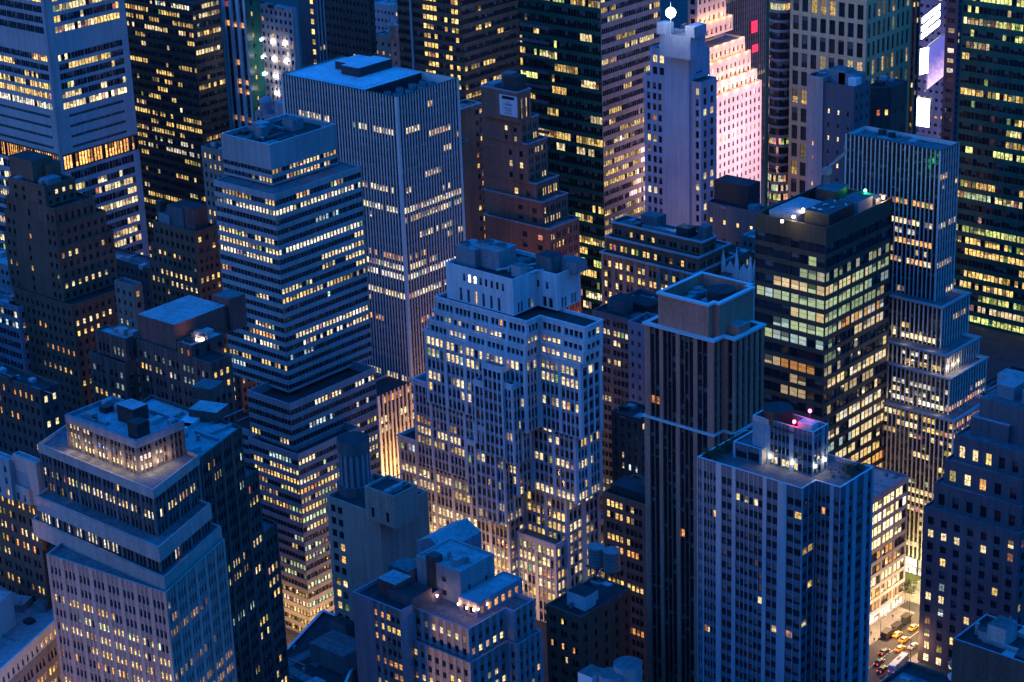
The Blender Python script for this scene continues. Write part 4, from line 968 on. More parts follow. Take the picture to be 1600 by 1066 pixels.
# ---------------------------------------------------------------- right side
def right_side():
    # brown tower with dark glass strips and pale copings
    C, z = at_d(1115, 532, 560)
    b = Bld('apartment_tower', 'tall brown granite tower with dark glass strips and bright pale copings round its crown', C, 'skyscraper')
    Ct = C
    st = dict(layout=[('p', 45), ('w', 38), ('w', 37), ('p', 30), ('w', 35), ('w', 35), ('w', 35), ('p', 32), ('w', 36), ('w', 36), ('w', 36), ('p', 32), ('w', 40), ('w', 40), ('p', 50)], fh=3.5, wh=2.5, sh=.6, top=1.0, op=0., os=.45, og=.6, ms=blackglass, nu=1, nv=1, lit=P(p=.035, pr=.0, run=1.5, pal='OYP', gain=.7))
    sr = dict(st, layout=[('p', 20), ('w', 40), ('p', 35), ('w', 36), ('p', 12)])
    sr2 = dict(st, layout=[('p', 20), ('w', 28), ('p', 26), ('w', 28), ('p', 26), ('w', 28), ('p', 26), ('w', 28), ('p', 26), ('w', 28), ('p', 20)])
    A = step(C, math.pi, run(C, z, math.pi, 1006.6, 0)); I = step(C, H90, run(C, z, H90, 1130, 0)); C2 = step(I, 0, run(I, z, 0, 1148, 0)); R = step(C2, H90, run(C2, z, H90, 1194, 0))
    pts = [A, C, I, C2, R, Vector((A.x, R.y))]
    zb = zof(C, 679)
    b.tier(pts, zb, z, [st, sr, dict(st, layout=[('p', 10), ('w', 10), ('p', 5)]), sr2, None, None], wall=granite, roof=roofdark, ph=1.2, cop=coping, cw=1.1, lip=.5)
    b.tier(offs(pts, -.25), 0, zb, [st, sr, dict(st, layout=[('p', 10), ('w', 10), ('p', 5)]), sr2, None, None], wall=granite, roof=roofdark, ph=.3, cop=coping, cw=.4, lip=.35)
    zt = zof(Vector((C.x-1, C.y+2)), 476)
    Cu = at(1107, 476, zt); qu = rect(Cu, zt, 1028, 1175)
    A, Cc, B_, D_ = qu
    n1 = Vector((2.2, 0)); n2 = Vector((0, 2.2))
    poly = [A+n2, A+n2+n1*.0, Cc-n1*0+Vector((0, 0)), ]
    poly = [A, Cc, Cc+n2*1.2, Cc+n2*1.2+n1*.8, B_+n1*.8-n2*.8, B_-n2*.8, B_, D_]
    b.tier(poly, z-1, zt, [None]*8, wall=granite, roof=roofdark, ph=5.5, cop=coping, cw=.9, lip=.4)
    g = frac(qu); m = b.part('cooling_tower'); p = g(.72, .62); m.cyl(p.x, p.y, zt-5.4, 4.2, 5.2, darkmetal, 24, 4.0, roofdark)
    m = b.part('rooftop_machinery')
    rg = random.Random(3)
    for k in range(14):
        p = g(rg.uniform(.12, .55), rg.uniform(.15, .85)); m.box(p.x, p.y, zt-5.4, rg.uniform(1, 3), rg.uniform(1, 4), rg.uniform(.8, 3), greymetal)
    m = b.part('stair_box'); p = g(1.15, .45); m.box(p.x, p.y, z-1, 6, 5, 3.2, granite, 0, greymetal)
    # blue-grey condominium with a penthouse
    C, z = at_d(1253.4, 764, 470)
    b = Bld('apartment_tower', 'blue-grey apartment tower with ribbon windows and a stepped penthouse with bright wall lamps', C, 'skyscraper')
    fh = 3.28; darkspan = mat('blue_spandrel', (.09, .115, .15)); condopier = mat('condominium_pier', (.25, .31, .37), var=.18)
    com = dict(fh=fh, wh=1.9, sh=.75, top=2.6, op=0., os=.14, og=.36, ms=darkspan, mp=condopier, nu=1, nv=1, lit=P(p=.035, pr=0, run=1.3, pal='PYO', gain=.7))
    w = lambda v: ('w', v); p_ = lambda v: ('p', v)
    sl = dict(com, layout=[p_(5), w(13), w(14), w(6), p_(7), w(22), w(18), p_(3), w(20), w(20), p_(38), w(35), w(35), p_(26), w(28), w(28), w(28), p_(5), w(30), w(30), w(30), p_(26), w(36), w(36), p_(58), w(48), w(48), p_(3)])
    sI = dict(com, layout=[p_(3), w(10), w(10), p_(2)]); s2 = dict(com, layout=[w(10), w(30), w(30), w(30), p_(28), w(42), p_(3)], ms=darkspan)
    s3 = dict(com, layout=[p_(3), w(34), p_(22), w(28), p_(24), w(44), p_(26), w(26), p_(14)])
    A = step(C, math.pi, run(C, z, math.pi, 1089, 0)); I = step(C, H90, run(C, z, H90, 1275, 0)); C2 = step(I, 0, run(I, z, 0, 1313, 0)); R = step(C2, H90, run(C2, z, H90, 1366, 0))
    pts = [A, C, I, C2, R, Vector((A.x, R.y))]
    b.tier(pts, 0, z, [sl, sI, s2, s3, None, None], wall=concrete, roof=roofgrey, ph=1.2, cop=coping, cw=.5)
    zb = z-1.2; Cb = at(1270, 746, zb); zt = zof(Cb, 676)
    q = rect(Cb, zt, 1176, 1295)
    pen = dict(com, fh=3.6, wh=2.1, sh=.5, top=2.2, layout=[p_(80), w(2), p_(34), w(25), w(25), w(25), w(25), w(25), p_(28), w(30), w(30), w(30), w(30), p_(8)], lit=P(p=.02))
    b.tier(q, zb, zt, [pen, dict(pen, layout=[p_(6), w(20), w(20), p_(14), w(14), p_(6)]), None, None], wall=concrete, roof=roofdark, ph=1.3, cop=coping)
    C3 = at(1193, 706, zb+4.4); q3 = rectm(q[0]+Vector((4.0, -1.8)), 8.5, 12); b.tier(q3, zb, zb+4.2, [dict(com, fh=3.6, wh=2.4, sh=.4, top=.8, layout=[p_(1), w(5), w(5), p_(1)])]+[None]*3, wall=concrete, roof=roofgrey, ph=.5, cop=coping)
    g = frac(q); m = b.part('bulkhead')
    pp = g(.28, .55); m.cyl(pp.x, pp.y, zt-1.3, 3.6, 3.4, darkmetal, 20, 3.6, roofdark); pp = g(.8, .45); m.box(pp.x, pp.y, zt-1.3, 4, 3, 2.2, coping)
    globals()['CONDO'] = (q, zb, zt, pts, z, C)
    # terrace planting
    rg = random.Random(8)
    g2 = frac([pts[0], pts[1], Vector((pts[1].x, pts[5].y))])
    for k in range(46):
        u, v = (rg.uniform(.02, .15), rg.uniform(.10, .95)) if k < 32 else (rg.uniform(1.02, 1.22), rg.uniform(.55, .95))
        pp = g2(u, v); mm = MB(); hh = rg.uniform(1.0, 2.4)
        mm.cyl(pp.x, pp.y, zb, .5, .6, darkconc, 8)
        for j in range(60):
            a, e, rr = rg.uniform(0, 6.28), rg.uniform(0, 1), rg.uniform(.3, 1.0)
            c = Vector((pp.x+rr*math.cos(a), pp.y+rr*math.sin(a), zb+.7+e*hh)); t1 = Vector((rg.uniform(-.3, .3), rg.uniform(-.3, .3), rg.uniform(-.2, .2))); t2 = Vector((rg.uniform(-.3, .3), rg.uniform(-.3, .3), rg.uniform(-.3, .3)))
            mm.face([c, c+t1, c+t1+t2, c+t2], LEAF)
        o = mm.build('terrace_shrub', None, (pp.x, pp.y, zb), see=False)
        tag(o, 'dark potted shrub among others on the apartment tower roof terrace', 'plant', 'potted shrubs on the apartment tower terrace')
    # striped setback tower
    D0 = 640.
    X0, zz = at_y(1490.5, 657, D0)
    b = Bld('office_tower', 'slender striped tower with close fins stepping out in lit terraces toward its base', X0, 'skyscraper')
    st = dict(g=1, ww=1.35, wp=.42, cm=.6, fh=3.55, wh=2.1, sh=.8, top=1.0, op=0., os=.34, og=.44, mp=metalfin, ms=blackglass, nu=1, nv=1)
    C, z = at_y(1470, 236, D0+9); z1 = zof(C, 467)
    low = dict(st)
    litl = P(p=.03, pr=.03, rows={5: [(.33, .95, .9, 'O')], 7: [(.5, .95, .9, 'P')], 8: [(.55, .75, .5, 'W', .6)], 9: [(.1, .95, .92, 'OP')], 10: [(.5, .9, .5, 'P', .5)], 11: [(.42, .95, .95, 'PO')], 14: [(.6, .8, .5, 'P', .4)]})
    b.tier(rect(C, z, 1321, 1500), z1-1, z, [dict(st, lit=litl), dict(st, lit=P(p=.05, rows={7: [(0, 1, .9, 'PW', .8)], 11: [(0, 1, .6, 'P', .6)]})), None, None], wall=metalfin, roof=roofgrey, ph=1.5, cop=darkmetal)
    dx = [(1472.6, 480.5, 1515.7, 541), (1479, 556, 1531, 583), (1484.5, 592, 1542.7, 645), (1490.5, 658, 1548, None)]
    zc = z1; yy = D0+6
    lits = [(P(p=.03, pr=0, rows={3: [(.4, .95, .9, 'P')], 4: [(.4, 1, .95, 'PW')]}), P(p=.03, pr=0, rows={4: [(0, 1, .97, 'PW', 1.1)]})), (P(p=.05, rows={0: [(.5, .9, .6, 'W', .8)], 1: [(.4, 1, .5, 'Y', .6)]}), P(p=.02)),
            (P(p=.1, rows={1: [(.4, 1, .7, 'W', .6)], 2: [(.4, 1, .7, 'P', .9)], 3: [(.4, 1, .97, 'PW', 1.1)]}), P(p=.03, rows={2: [(.6, 1, .9, 'P')], 3: [(0, 1, .95, 'PO')]})), (P(p=.12, pr=.2, pal='YPPG', rows={0: [(.4, 1, .6, 'Y', .8)], 1: [(.4, 1, .95, 'YP')], 2: [(.4, 1, .6, 'P', .8)], 3: [(.7, 1, .7, 'Y')], 7: [(.4, .9, .5, 'G', .6)], 8: [(.4, .9, .9, 'P', .8)], 9: [(.4, .9, .9, 'P', 1.)], 10: [(.4, .9, .8, 'P', 1.)]}, low=(50, .5, 10)), P(p=.3, rows={0: [(0, 1, .9, 'O')]}))]
    S_t = []
    for k, (cx, cy, xr, yb) in enumerate(dx):
        Ck = at(cx, cy, zc); zn = 0 if yb is None else zof(Ck, yb)
        q = rect(Ck, zc, 1340, xr); S_t.append((Ck, zc, q))
        if yb is None:
            zl = 9.0; b.tier(q, zl, zc, [dict(st, lit=lits[k][0]), dict(st, lit=lits[k][1]), None, None], wall=metalfin, roof=roofgrey, ph=.9, cop=concrete, lip=.5, cw=.9)
            qi = offs(q, 3.0); b.tier(qi, 0, zl-.05, [dict(g=1, ww=5, wp=.5, cm=.4, fh=9, wh=7.6, sh=.2, top=.8, os=.05, og=.3, mp=darkmetal, ms=darkmetal, nu=3, nv=2, lit=P(p=1, pr=0, pal='W', gain=1.3)), dict(g=1, ww=5, wp=.5, cm=.4, fh=9, wh=7.6, sh=.2, top=.8, os=.05, og=.3, mp=darkmetal, ms=darkmetal, nu=3, nv=2, lit=P(p=.7, pr=0, pal='W')), None, None], wall=darkmetal, roof=roofdark, ph=.05)
        else: b.tier(q, zn-.9, zc, [dict(st, lit=lits[k][0]), dict(st, lit=lits[k][1]), None, None], wall=metalfin, roof=roofgrey, ph=.9, cop=concrete, lip=.5, cw=.9)
        zc = zn
    globals()['S_T'] = S_t
    # glass street block at the foot of the glass office
    X0 = at(1397, 953, 0).x
    E0, zt = at_x(1420, 743, X0)
    N0, zz = at_x(1340, 800, X0)
    b = Bld('department_store', 'brightly lit store block with tall glass floors along the avenue', Vector((X0, E0.y)), 'store')
    q = [Vector((X0-18, N0.y)), Vector((X0, N0.y)), Vector((X0, E0.y)), Vector((X0-18, E0.y))]
    st = dict(g=3, ww=2.5, wm=.12, wp=.9, cm=.8, fh=5.0, wh=3.5, sh=.6, top=1.6, op=.03, om=.2, os=0., og=.4, mp=greystone, ms=greystone, mm=darkmetal, nu=1, nv=2, soft=.5)
    lit = P(p=.1, pr=0, gain=1.5, rows={0: [(0, .9, 1, 'P', 1.0)], 1: [(0, 1, .95, 'PW', 1.0)], 2: [(0, .9, .97, 'PW', 1.)], 3: [(0, .9, .95, 'P', 1.)], 4: [(0, .8, .5, 'O', .4)], 5: [(0, .9, .5, 'O', .4)], 6: [(0, 1, .9, 'P', .8)], 7: [(0, .9, .95, 'PO', .8)], 8: [(0, .9, .6, 'O', .4)], 9: [(0, 1, .98, 'W', 1.2)], 10: [(0, 1, 1, 'W', 1.3)]})
    b.tier(q, 0, zt, [None, dict(st, lit=lit), None, None], wall=greystone, roof=roofpale, ph=.8, cop=greystone)
    m = b.part('shop_awning'); 
    m.box(X0+.9, (N0.y+E0.y)/2-6, 5.0, 1.6, (E0.y-N0.y)*.6, .35, whitepaint)
    # dark brick office beside the avenue
    Y0 = 577.
    Bs, _ = at_y(1435, 1034, Y0)
    b = Bld('office_building', 'dark brick office with a regular grid of paired sash windows stepping back above the avenue', Bs, 'office building')
    st = dict(g=1, ww=2.2, wp=2.85, cm=1.9, fh=4.78, wh=2.9, sh=1.0, top=2.3, op=0., os=.03, og=.4, nu=2, nv=2)
    tiers = [(1491.7, 679, Y0+9), (1476, 717, Y0+6), (1459.7, 753.5, Y0+3), (1443, 790.6, Y0)]
    zs = [at_y(px, py, yy) for px, py, yy in tiers]
    XR = at_y(1592, 850, Y0)[0].x
    rows = [P(p=.1, pr=0, rows={0: [(0, .7, .65, 'PY', .8)]}), P(p=.1, pr=0, rows={0: [(.1, .5, .8, 'PO')]}), P(p=.1, pr=0, rows={0: [(0, .01, .1, 'P')]}), P(p=.34, pr=.1, pal='PYOCP', run=1.2, rows={1: [(.0, .05, 1, 'P')], 6: [(0, .3, .9, 'P')], 8: [(.0, .3, .6, 'PY'), (.6, .95, .9, 'YP')], 9: [(0, .4, .9, 'YP')], 10: [(0, .4, .9, 'YP')], 11: [(0, .5, .9, 'YP')], 12: [(.1, .4, .8, 'Y')], 13: [(0, .4, .9, 'YP')]})]
    for k in range(4):
        Pk, zk = zs[k]; zn = zs[k+1][1]-1 if k < 3 else 0
        Cx = Vector((XR-(3-k)*1.5, Pk.y)); depth = 40-(3-k)*3
        sl = dict(st, lit=rows[k])
        if k == 3: sl['lit'] = dict(rows[3], rows=rows[3]['rows'])
        b.tier([Pk, Cx, Cx+Vector((0, depth)), Pk+Vector((0, depth))], zn, zk, [sl, dict(st, lit=P(p=.1)), None, None], wall=mauvedark, roof=roofgrey, ph=.8)
    Pk, zk = zs[0]
    m = b.part('penthouse')
    xa, z_a = at_y(1541, 612, Y0+20)
    m.box(xa.x+16, Y0+27, zk-.8, 32, 22, z_a-zk, mauvedark, 0, roofgrey)
    xb, z_b = at_y(1516, 652, Y0+14)
    m.box(xb.x+7, Y0+21, zk-.8, 14, 13.3, z_b-zk+1, mauvedark, 0, roofpale)
    m = b.part('cooling_tower')
    for k in range(3):
        m.box(xa.x+7+k*9, Y0+24, z_a-.8, 6, 8, 4.5, greymetal)
    # low buildings between
    b, o = simple('low_building', 'low roof with a pale service box behind the dark brick office', 860, [(1640, 640, 1520, 1700, None)], brick(), brick(), darkbrick, roof=roofgrey)
    p = at(1580, 590, o[0][1]+3); mb = MB(); mb.box(p.x, p.y, o[0][1]-1, 9, 8, 6, whitepaint, 0, roofpale); ob = mb.build('service_box', b.root, b.org)
    # near rooftops at the bottom
    zt = 150.
    A = at(1489, 998, zt); Bq = at(1546, 961, zt); L = (Bq-A).length
    b = Bld('rooftop_block', 'near dark rooftop with ducts and a blue plant box at the bottom of the view', A, 'building')
    q = [A, A+Vector((48, 0)), A+Vector((48, L)), A+Vector((0, L))]
    b.tier(q, zt-12, zt, [None]*4, wall=darkbrick, roof=roofdark, ph=.9, cop=greystone)
    zl = zt-11; A2 = at(1352, 1062, zl); q2 = [Vector((A2.x, A.y-30)), Vector((A.x+60, A.y-30)), Vector((A.x+60, A.y+9)), Vector((A2.x, A.y-3))]
    b.tier([A+Vector((-1, -22)), A+Vector((60, -22)), A+Vector((60, 0)), A+Vector((-1, 0))], 0, zl-.5, [None]*4, wall=darkbrick, roof=roofdark, ph=.8)
    m = b.part('plant_box'); pb = at(1566, 988, zt+1); m.box(pb.x, pb.y, zt-.9, 4.2, 5, 4.2, concrete, 0, roofgrey)
    pb = at(1540, 985, zt+1); m.box(pb.x, pb.y, zt-.9, 2.4, 2, 2, greymetal, 0, darkmetal)
    m = b.part('duct')
    a, c = at(1488, 1038, zl+1), at(1535, 1012, zl+1); m.tube((a.x, a.y, zl+.8), (c.x, c.y, zl+.8), 1.0, greymetal, 8); 
    e = at(1560, 1010, zl+1); m.tube((c.x, c.y, zl+.8), (e.x, e.y, zl+.8), .8, greymetal, 8)
    a, c = at(1485, 1055, zl+1), at(1520, 1035, zl+1); m.tube((a.x, a.y, zl+.5), (c.x, c.y, zl+.5), .8, coping, 8)
    m = b.part('vent'); p = at(1527, 985, zt); m.cyl(p.x, p.y, zt-.9, .5, 2.6, greymetal, 10)
    zt2 = 128.
    A3 = at(1362, 1060, zt2); A4 = at(1420, 1033, zt2)
    b = Bld('rooftop_block', 'low cluttered dark roof just above the bottom edge beside the avenue', A3, 'building')
    q = [A4+Vector((0, -30)), A4+Vector((30, -30)), A4+Vector((30, 0)), A4]
    b.tier(q, 0, zt2, [None]*4, wall=darkbrick, roof=roofdark, ph=.8)
    m = b.part('air_unit'); rg = random.Random(5)
    for k in range(9):
        p = A4+Vector((rg.uniform(1, 26), rg.uniform(-14, -1.5))); m.box(p.x, p.y, zt2-.8, rg.uniform(1.5, 4), rg.uniform(1.5, 4), rg.uniform(1, 2.6), greymetal, 0, darkmetal)
mauvedark = mat('dark_mauve_brick', (.15, .115, .13), var=.25)
LEAF = mat('shrub_leaf', (.045, .075, .035), var=.4, streak=False)
right_side()

# ---------------------------------------------------------------- far rows
def far_rows():
    # stepped office below the tall blue tower
    st = brick(g=2, ww=1.5, wm=.5, wp=2.1, fh=4.4, wh=2.6, top=2.2)
    b, o = simple('office_building', 'stepped brown office with a flat roof and rows of yellow double windows', 800,
        [(1097, 378, 956, 1119, 398), (1091, 402, 947, 1140, 424), (1084, 428, 939, 1150, None)],
        [dict(st, lit=P(p=.08, rows={0: [(.2, .55, .7, 'Y')]})), dict(st, lit=P(p=.1, rows={0: [(0, .85, .8, 'Y')]})), dict(st, mp=tanbrick, lit=P(p=.3, rows={1: [(0, .9, .85, 'Y')], 2: [(0, .9, .6, 'YP')], 3: [(0, .9, .9, 'YP')], 4: [(0, 1, .9, 'Y')]}))], dict(st, lit=P(p=.1)), brownbrick, roof=roofgrey, ph=1.0, cop=concrete, lip=.6)
    C, z, pts, zb = o[0]; on_roof(b, pts, z-1, [(.35, .75, 8, 6, 5, darkconc, roofgrey), (.75, .5, 6, 5, 4, darkmetal), (.5, .45, 26, 3, 1.2, greymetal), (.92, .75, 4, 4, 5, darkconc)])
    b, o = simple('office_building', 'low dark wing with three amber windows beside the white gothic gable', 820, [(1150, 402, 1080, 1178, None)], dict(st, lit=P(p=.2, rows={0: [(.3, .9, .8, 'O')]})), st, brownbrick, roof=roofdark)
    b, o = simple('loft_building', 'dark plain block with vaulted plant on its roof, two pale windows', 860, [(1180, 331, 1104.5, 1198, None)], brick(ww=1.3, wp=5, fh=8, lit=P(p=.2)), brick(ww=1.3, wp=5, fh=8), darkconc, roof=roofdark, ph=1.5)
    C, z, pts, zb = o[0]; on_roof(b, pts, z-1.5, [(.45, .75, 17, 9, 11, darkmetal, roofdark), (.7, .4, 12, 3, 3, greymetal), (.8, .6, 5, 5, 2.5, greymetal)], 'plant_vault')
    b, o = simple('loft_building', 'plain dark block with a small blue roof in front of the vaulted plant roof', 830, [(1196, 376, 1158, 1230, None)], brick(), brick(), darkconc, roof=roofpale, ph=.3)
    b, o = simple('loft_building', 'dark rooftop block beside the glass office roof', 880, [(1222, 330, 1195, 1250, None)], brick(), brick(), darkconc, roof=roofdark)
    # white gothic crown
    C, z = at_d(1172, 432, 800)
    b = Bld('gothic_crown', 'white gothic gable with pinnacles rising behind the brown tower', C, 'church top')
    q = rect(C, z, 1130, 1188)
    b.tier(q, z-40, z, [brick(g=1, ww=.8, wp=.9, fh=7, wh=5, top=1.2)]*2+[None]*2, wall=whitepaint, roof=roofdark, ph=.6)
    g = frac(q); m = b.part('pinnacle')
    for u, v, h in ((0, 0, 9), (.5, 0, 11), (1, 0, 9), (1, .5, 7), (1, 1, 8)):
        p = g(u, v); m.cyl(p.x, p.y, z-2, .9, 5, whitepaint, 8); m.cyl(p.x, p.y, z+3, .9, h-3, whitepaint, 8, 0.)
    m = b.part('gable')
    for u0, u1 in ((.03, .47), (.53, .97)):
        a, c = g(u0, 0), g(u1, 0); mid = (a+c)/2
        for dy in (0, .5): m.face([(a.x, a.y+dy, z), (c.x, c.y+dy, z), (mid.x, mid.y+dy, z+4.5)], whitepaint)
    # tall blue-grey tower with the beacon
    D = 960
    C, z = at_d(1076, 84, D)
    b = Bld('stone_tower', 'tall blue-grey stone tower with stepped crown and a brilliant beacon lamp on top', C, 'skyscraper')
    st = dict(layout=[('p', 1.2), ('w', 2), ('p', 1), ('w', 2), ('p', 11)], fh=4.9, wh=3.1, sh=.8, top=2, os=.15, og=.4, ms=bluestone, nu=2, nv=1, lit=P(p=.03))
    faint = dict(g=2, ww=1.6, wm=.8, wp=3.2, cm=6, fh=12, wh=2.0, sh=4, top=6, os=.03, og=.25, nu=1, nv=1)
    q = rect(C, z, 1015.5, 1109); 
    zc = zof(C, 128)
    b.tier(q, zc, z, [dict(st, lit=P(p=.05, rows={0: [(0, 1, 1, 'P')]})), faint, None, None], wall=bluestone, roof=roofgrey, ph=1.0)
    Ct = at(1079, 57, z+10); qt = rect(Ct, z+10, 1030, 1102); b.tier(qt, z-1, z+9.5, [faint]*2+[None]*2, wall=bluestone, roof=roofdark, ph=3.5)
    m = b.part('crown_block'); g = frac(qt)
    for u, v, w_, d_ in ((.1, .2, 5, 6), (.93, .5, 5, 9)):
        p = g(u, v); m.box(p.x, p.y, z+9, w_, d_, 5, bluestone)
    # shaft with shoulders
    A = step(C, math.pi, run(C, zc, math.pi, 1005.6, 0)); I = step(C, H90, run(C, zc, H90, 1080, 0)); C2 = step(I, 0, run(I, zc, 0, 1095, 0)); R = step(C2, H90, run(C2, zc, H90, 1120, 0))
    ptsS = [A, C, I, C2, R, Vector((A.x, R.y))]
    lay = [('p', 1.6), ('w', 1.6), ('p', 1.3), ('w', 1.7), ('p', 1.0), ('w', 1.7), ('p', 13.5)]
    sl = dict(st, layout=lay, lit=P(p=.2, pr=0, run=1.2, pal='YP')); s2 = dict(st, layout=[('p', 2), ('w', 1.5), ('p', .9)], lit=P(p=.1)); sr = dict(st, layout=[('p', 1.2), ('w', 1.4), ('p', 1.5), ('w', 1.4), ('p', 1.3)], lit=P(p=.45, run=1.2, pal='YP'))
    b.tier(ptsS, 0, zc, [sl, None, s2, sr, None, None], wall=bluestone, roof=roofgrey, ph=1.0)
    globals()['BEACON'] = (at(1048, 20, z+22), z+9)
    bp = at(1048, 24, z+20); BZ = zof(bp, 20); globals()['BEACON'] = (bp, z+6, BZ)
    m = b.part('mast'); m.tube((bp.x, bp.y, z+5), (bp.x, bp.y, BZ+5), .2, whitepaint, 6)
    m = b.part('beacon'); 
    for k in range(8): 
        a0, a1 = -math.pi/2+k*math.pi/8, -math.pi/2+(k+1)*math.pi/8
        m.cyl(bp.x, bp.y, BZ+2.3*math.sin(a0), max(2.3*math.cos(a0), .02), 2.3*(math.sin(a1)-math.sin(a0)), mat_emit('beacon_light', (.85, .93, 1.), 12.0), 16, max(2.3*math.cos(a1), .02), cap=False)
    # floodlit pink hotel in steps
    C, z = at_d(1086, 42, 1080)
    b = Bld('hotel', 'floodlit pink stone hotel rising in steps with glowing terraces', C, 'hotel')
    st = dict(g=1, ww=1.5, wp=2.3, cm=1.5, fh=4.6, wh=2.5, sh=1.0, top=2.5, os=.03, og=.35, nu=1, nv=2)
    dk = P(p=.04)
    base = rect(C, z, 1063, 1145); 
    Ct = at(1103, 8, z+12); qt = rectm(step(C, H90, 4)+Vector((-1.5, 0)), run(C, z, math.pi, 1066, 0)-2, run(C, z, H90, 1145, 0)-8)
    b.tier(qt, z-1, z+26, [dict(st, lit=dk), dict(st, lit=dk), None, None], wall=pinkstone, roof=roofgrey)
    b.tier(base, zof(C, 66), z, [dict(st, lit=dk), dict(st, lit=dk), None, None], wall=pinkstone, roof=roofgrey)
    zc = zof(C, 66); led = []
    led.append((base, z))
    for (xr, ye) in ((1164, 57), (1173, 78), (1183, 107), (1190, 125)):
        # widen toward the far end and step down
        prevL = led[-1][0]
        Cn = prevL[1]+Vector((1.6, -1.2)); An = prevL[0]+Vector((-2, -1.2))
        Rl = run(Cn, zc, H90, xr, 0); q = [An, Cn, step(Cn, H90, Rl), step(An, H90, Rl)]
        zt = zof(q[2], ye); zn = zt-16
        b.tier(q, 0 if xr == 1190 else zt-34, zt, [dict(st, lit=dk), dict(st, lit=dk), None, None], wall=pinkstone, roof=roofgrey, ph=1.0)
        led.append((q, zt)); zc = zt-14
    globals()['HOTEL'] = led
    # striped dark tower behind the hotel
    stf = dict(g=1, ww=1.3, wp=.9, cm=.8, fh=4, wh=2.4, sh=.8, top=1, op=0., os=.5, og=.7, mp=darkconc, ms=blackglass, nu=1, nv=1)
    b, o = simple('office_tower', 'dark finned slab behind the pink hotel with red neon signs', 1230, [(1135, -60, 1090, 1222, None)], dict(stf, lit=P(p=.05)), dict(stf, lit=P(p=.05)), greystone, roof=roofdark)
    XS = o[0][2][1].x
    m = b.part('neon_sign')
    E = mat_emit('red_neon', (1., .04, .10), .10)
    for (x0, y0, y1) in ((1174, 34, 53), (1175, 71, 83)):
        for k in range(3):
            for j in range(3):
                p0, za = at_x(x0+k*3.2, y0+(y1-y0)*j/3-k*1.0, XS+1.0); p1, zb = at_x(x0+k*3.2+2.2, y0+(y1-y0)*(j+.75)/3-k*1.0, XS+1.0)
                m.prism([p0, p0+Vector((.4, 0)), Vector((p1.x+.4, p1.y)), p1], zb, za, E)
    # curved glass corner tower
    D = 1010
    pc, z = at_d(1222, -40, D)
    b = Bld('glass_tower', 'round-cornered glass tower with lit bands beside the beige gridded tower', pc, 'skyscraper'); r = 5.6
    n = 14; fh = 4.6; nf = int(z/fh); rg = b.rng
    for k in range(nf):
        za = k*fh; on = rg.random() < (.5 if k < 14 else .2)
        for j in range(n):
            a0, a1 = -math.pi*.85+j*math.pi*1.0/n, -math.pi*.85+(j+1)*math.pi*1.0/n
            P2 = lambda a, q_: (pc.x+r*math.cos(a), pc.y+r*math.sin(a), q_)
            b.wall.face([P2(a0, za), P2(a1, za), P2(a1, za+1.3), P2(a0, za+1.3)], greymetal)
            col = tuple(c*.12*rg.uniform(.3, 1.) for c in PAL['P']) if on and rg.random() < .7 else (0, 0, 0)
            b.pane((P2(a0, za+1.3), P2(a1, za+1.3), P2(a1, za+fh), P2(a0, za+fh)), col, 1, 1)
    b.wall.box(pc.x-2, pc.y+8, 0, 12, 18, z, tealpanel, 0, roofdark); b.roof.face([(pc.x+r*math.cos(k*math.pi/8), pc.y+r*math.sin(k*math.pi/8), z) for k in range(16)], roofdark)
    # beige gridded tower
    C, z = at_d(1356, -60, 980)
    b = Bld('office_tower', 'beige stone gridded tower with large square double windows', C, 'skyscraper')
    q = rect(C, z, 1236, 1427)
    st = dict(g=1, ww=3.2, wp=1.8, cm=1.6, fh=8.6, wh=6.6, sh=.9, top=1.5, os=.05, og=.5, nu=2, nv=3, lit=P(p=.3, run=1.2, pal='YP', gain=.55))
    b.tier(q, 0, z, [st, dict(st, ww=2.1, wp=1.9), None, None], wall=beigestone, roof=roofdark)
    b2, o = simple('office_tower', 'dark glass sliver of a tower just behind the beige gridded tower', 1050, [(1434, -40, 1400, 1440, None)], dict(stf, lit=P(p=.2, pal='YP')), dict(stf, lit=P(p=.2)), tealpanel, roof=roofdark)
    # slab with blank flank and lit stair windows
    b, o = simple('hotel', 'dark brick hotel slab with a pale blank flank and a column of lit stair windows', 905, [(1335, 136, 1288, 1360, None)], dict(layout=[('p', 2), ('w', 1), ('p', 4), ('w', 1), ('p', 4), ('w', 1), ('p', 2.5)], fh=5.8, wh=2.0, sh=1.5, top=9, os=.03, og=.3, nu=1, nv=2, lit=P(p=.12)), brick(ww=1.2, wp=2.8, fh=5), mauvedark, roof=roofdark)
    C, z, pts, zb = o[0]; Cs = pts[0]+Vector((-.1, -.8)); Ls = run(Cs, z+2, math.pi, 1261, 0)
    b.tier(rectm(Cs, Ls, 14), 0, z+2, [dict(layout=[('p', 3.2), ('w', .8), ('p', 4.6)], fh=6.0, wh=1.8, sh=1.5, top=26, os=.03, og=.3, nu=1, nv=2, lit=P(p=1, pr=0, pal='O')), None, None, None], wall=mauvebrick, roof=roofgrey)
    on_roof(b, pts, z-1, [(.25, .6, 8, 7, 6, greymetal, roofgrey), (.6, .6, 9, 7, 5, greymetal, roofgrey), (.85, .3, 4, 4, 4, whitepaint)], 'roof_tank_house')
    # stone building with a dark roof
    C, z = at_d(1383, 140, 930)
    b = Bld('club_building', 'old stone block with chamfered corner, tall slit windows and a black roof', C, 'building')
    q = rect(C, z, 1352, 1418); A, Cc, B_, D_ = q
    poly = [A, Cc+Vector((-5, 0)), Cc+Vector((0, 5)), B_, D_]
    st = dict(g=2, ww=.7, wm=1.0, wp=4, cm=2.5, fh=9.5, wh=2.6, sh=2, top=5, os=.05, og=.5, nu=1, nv=2, lit=P(p=.45, pal='YP', run=1.5))
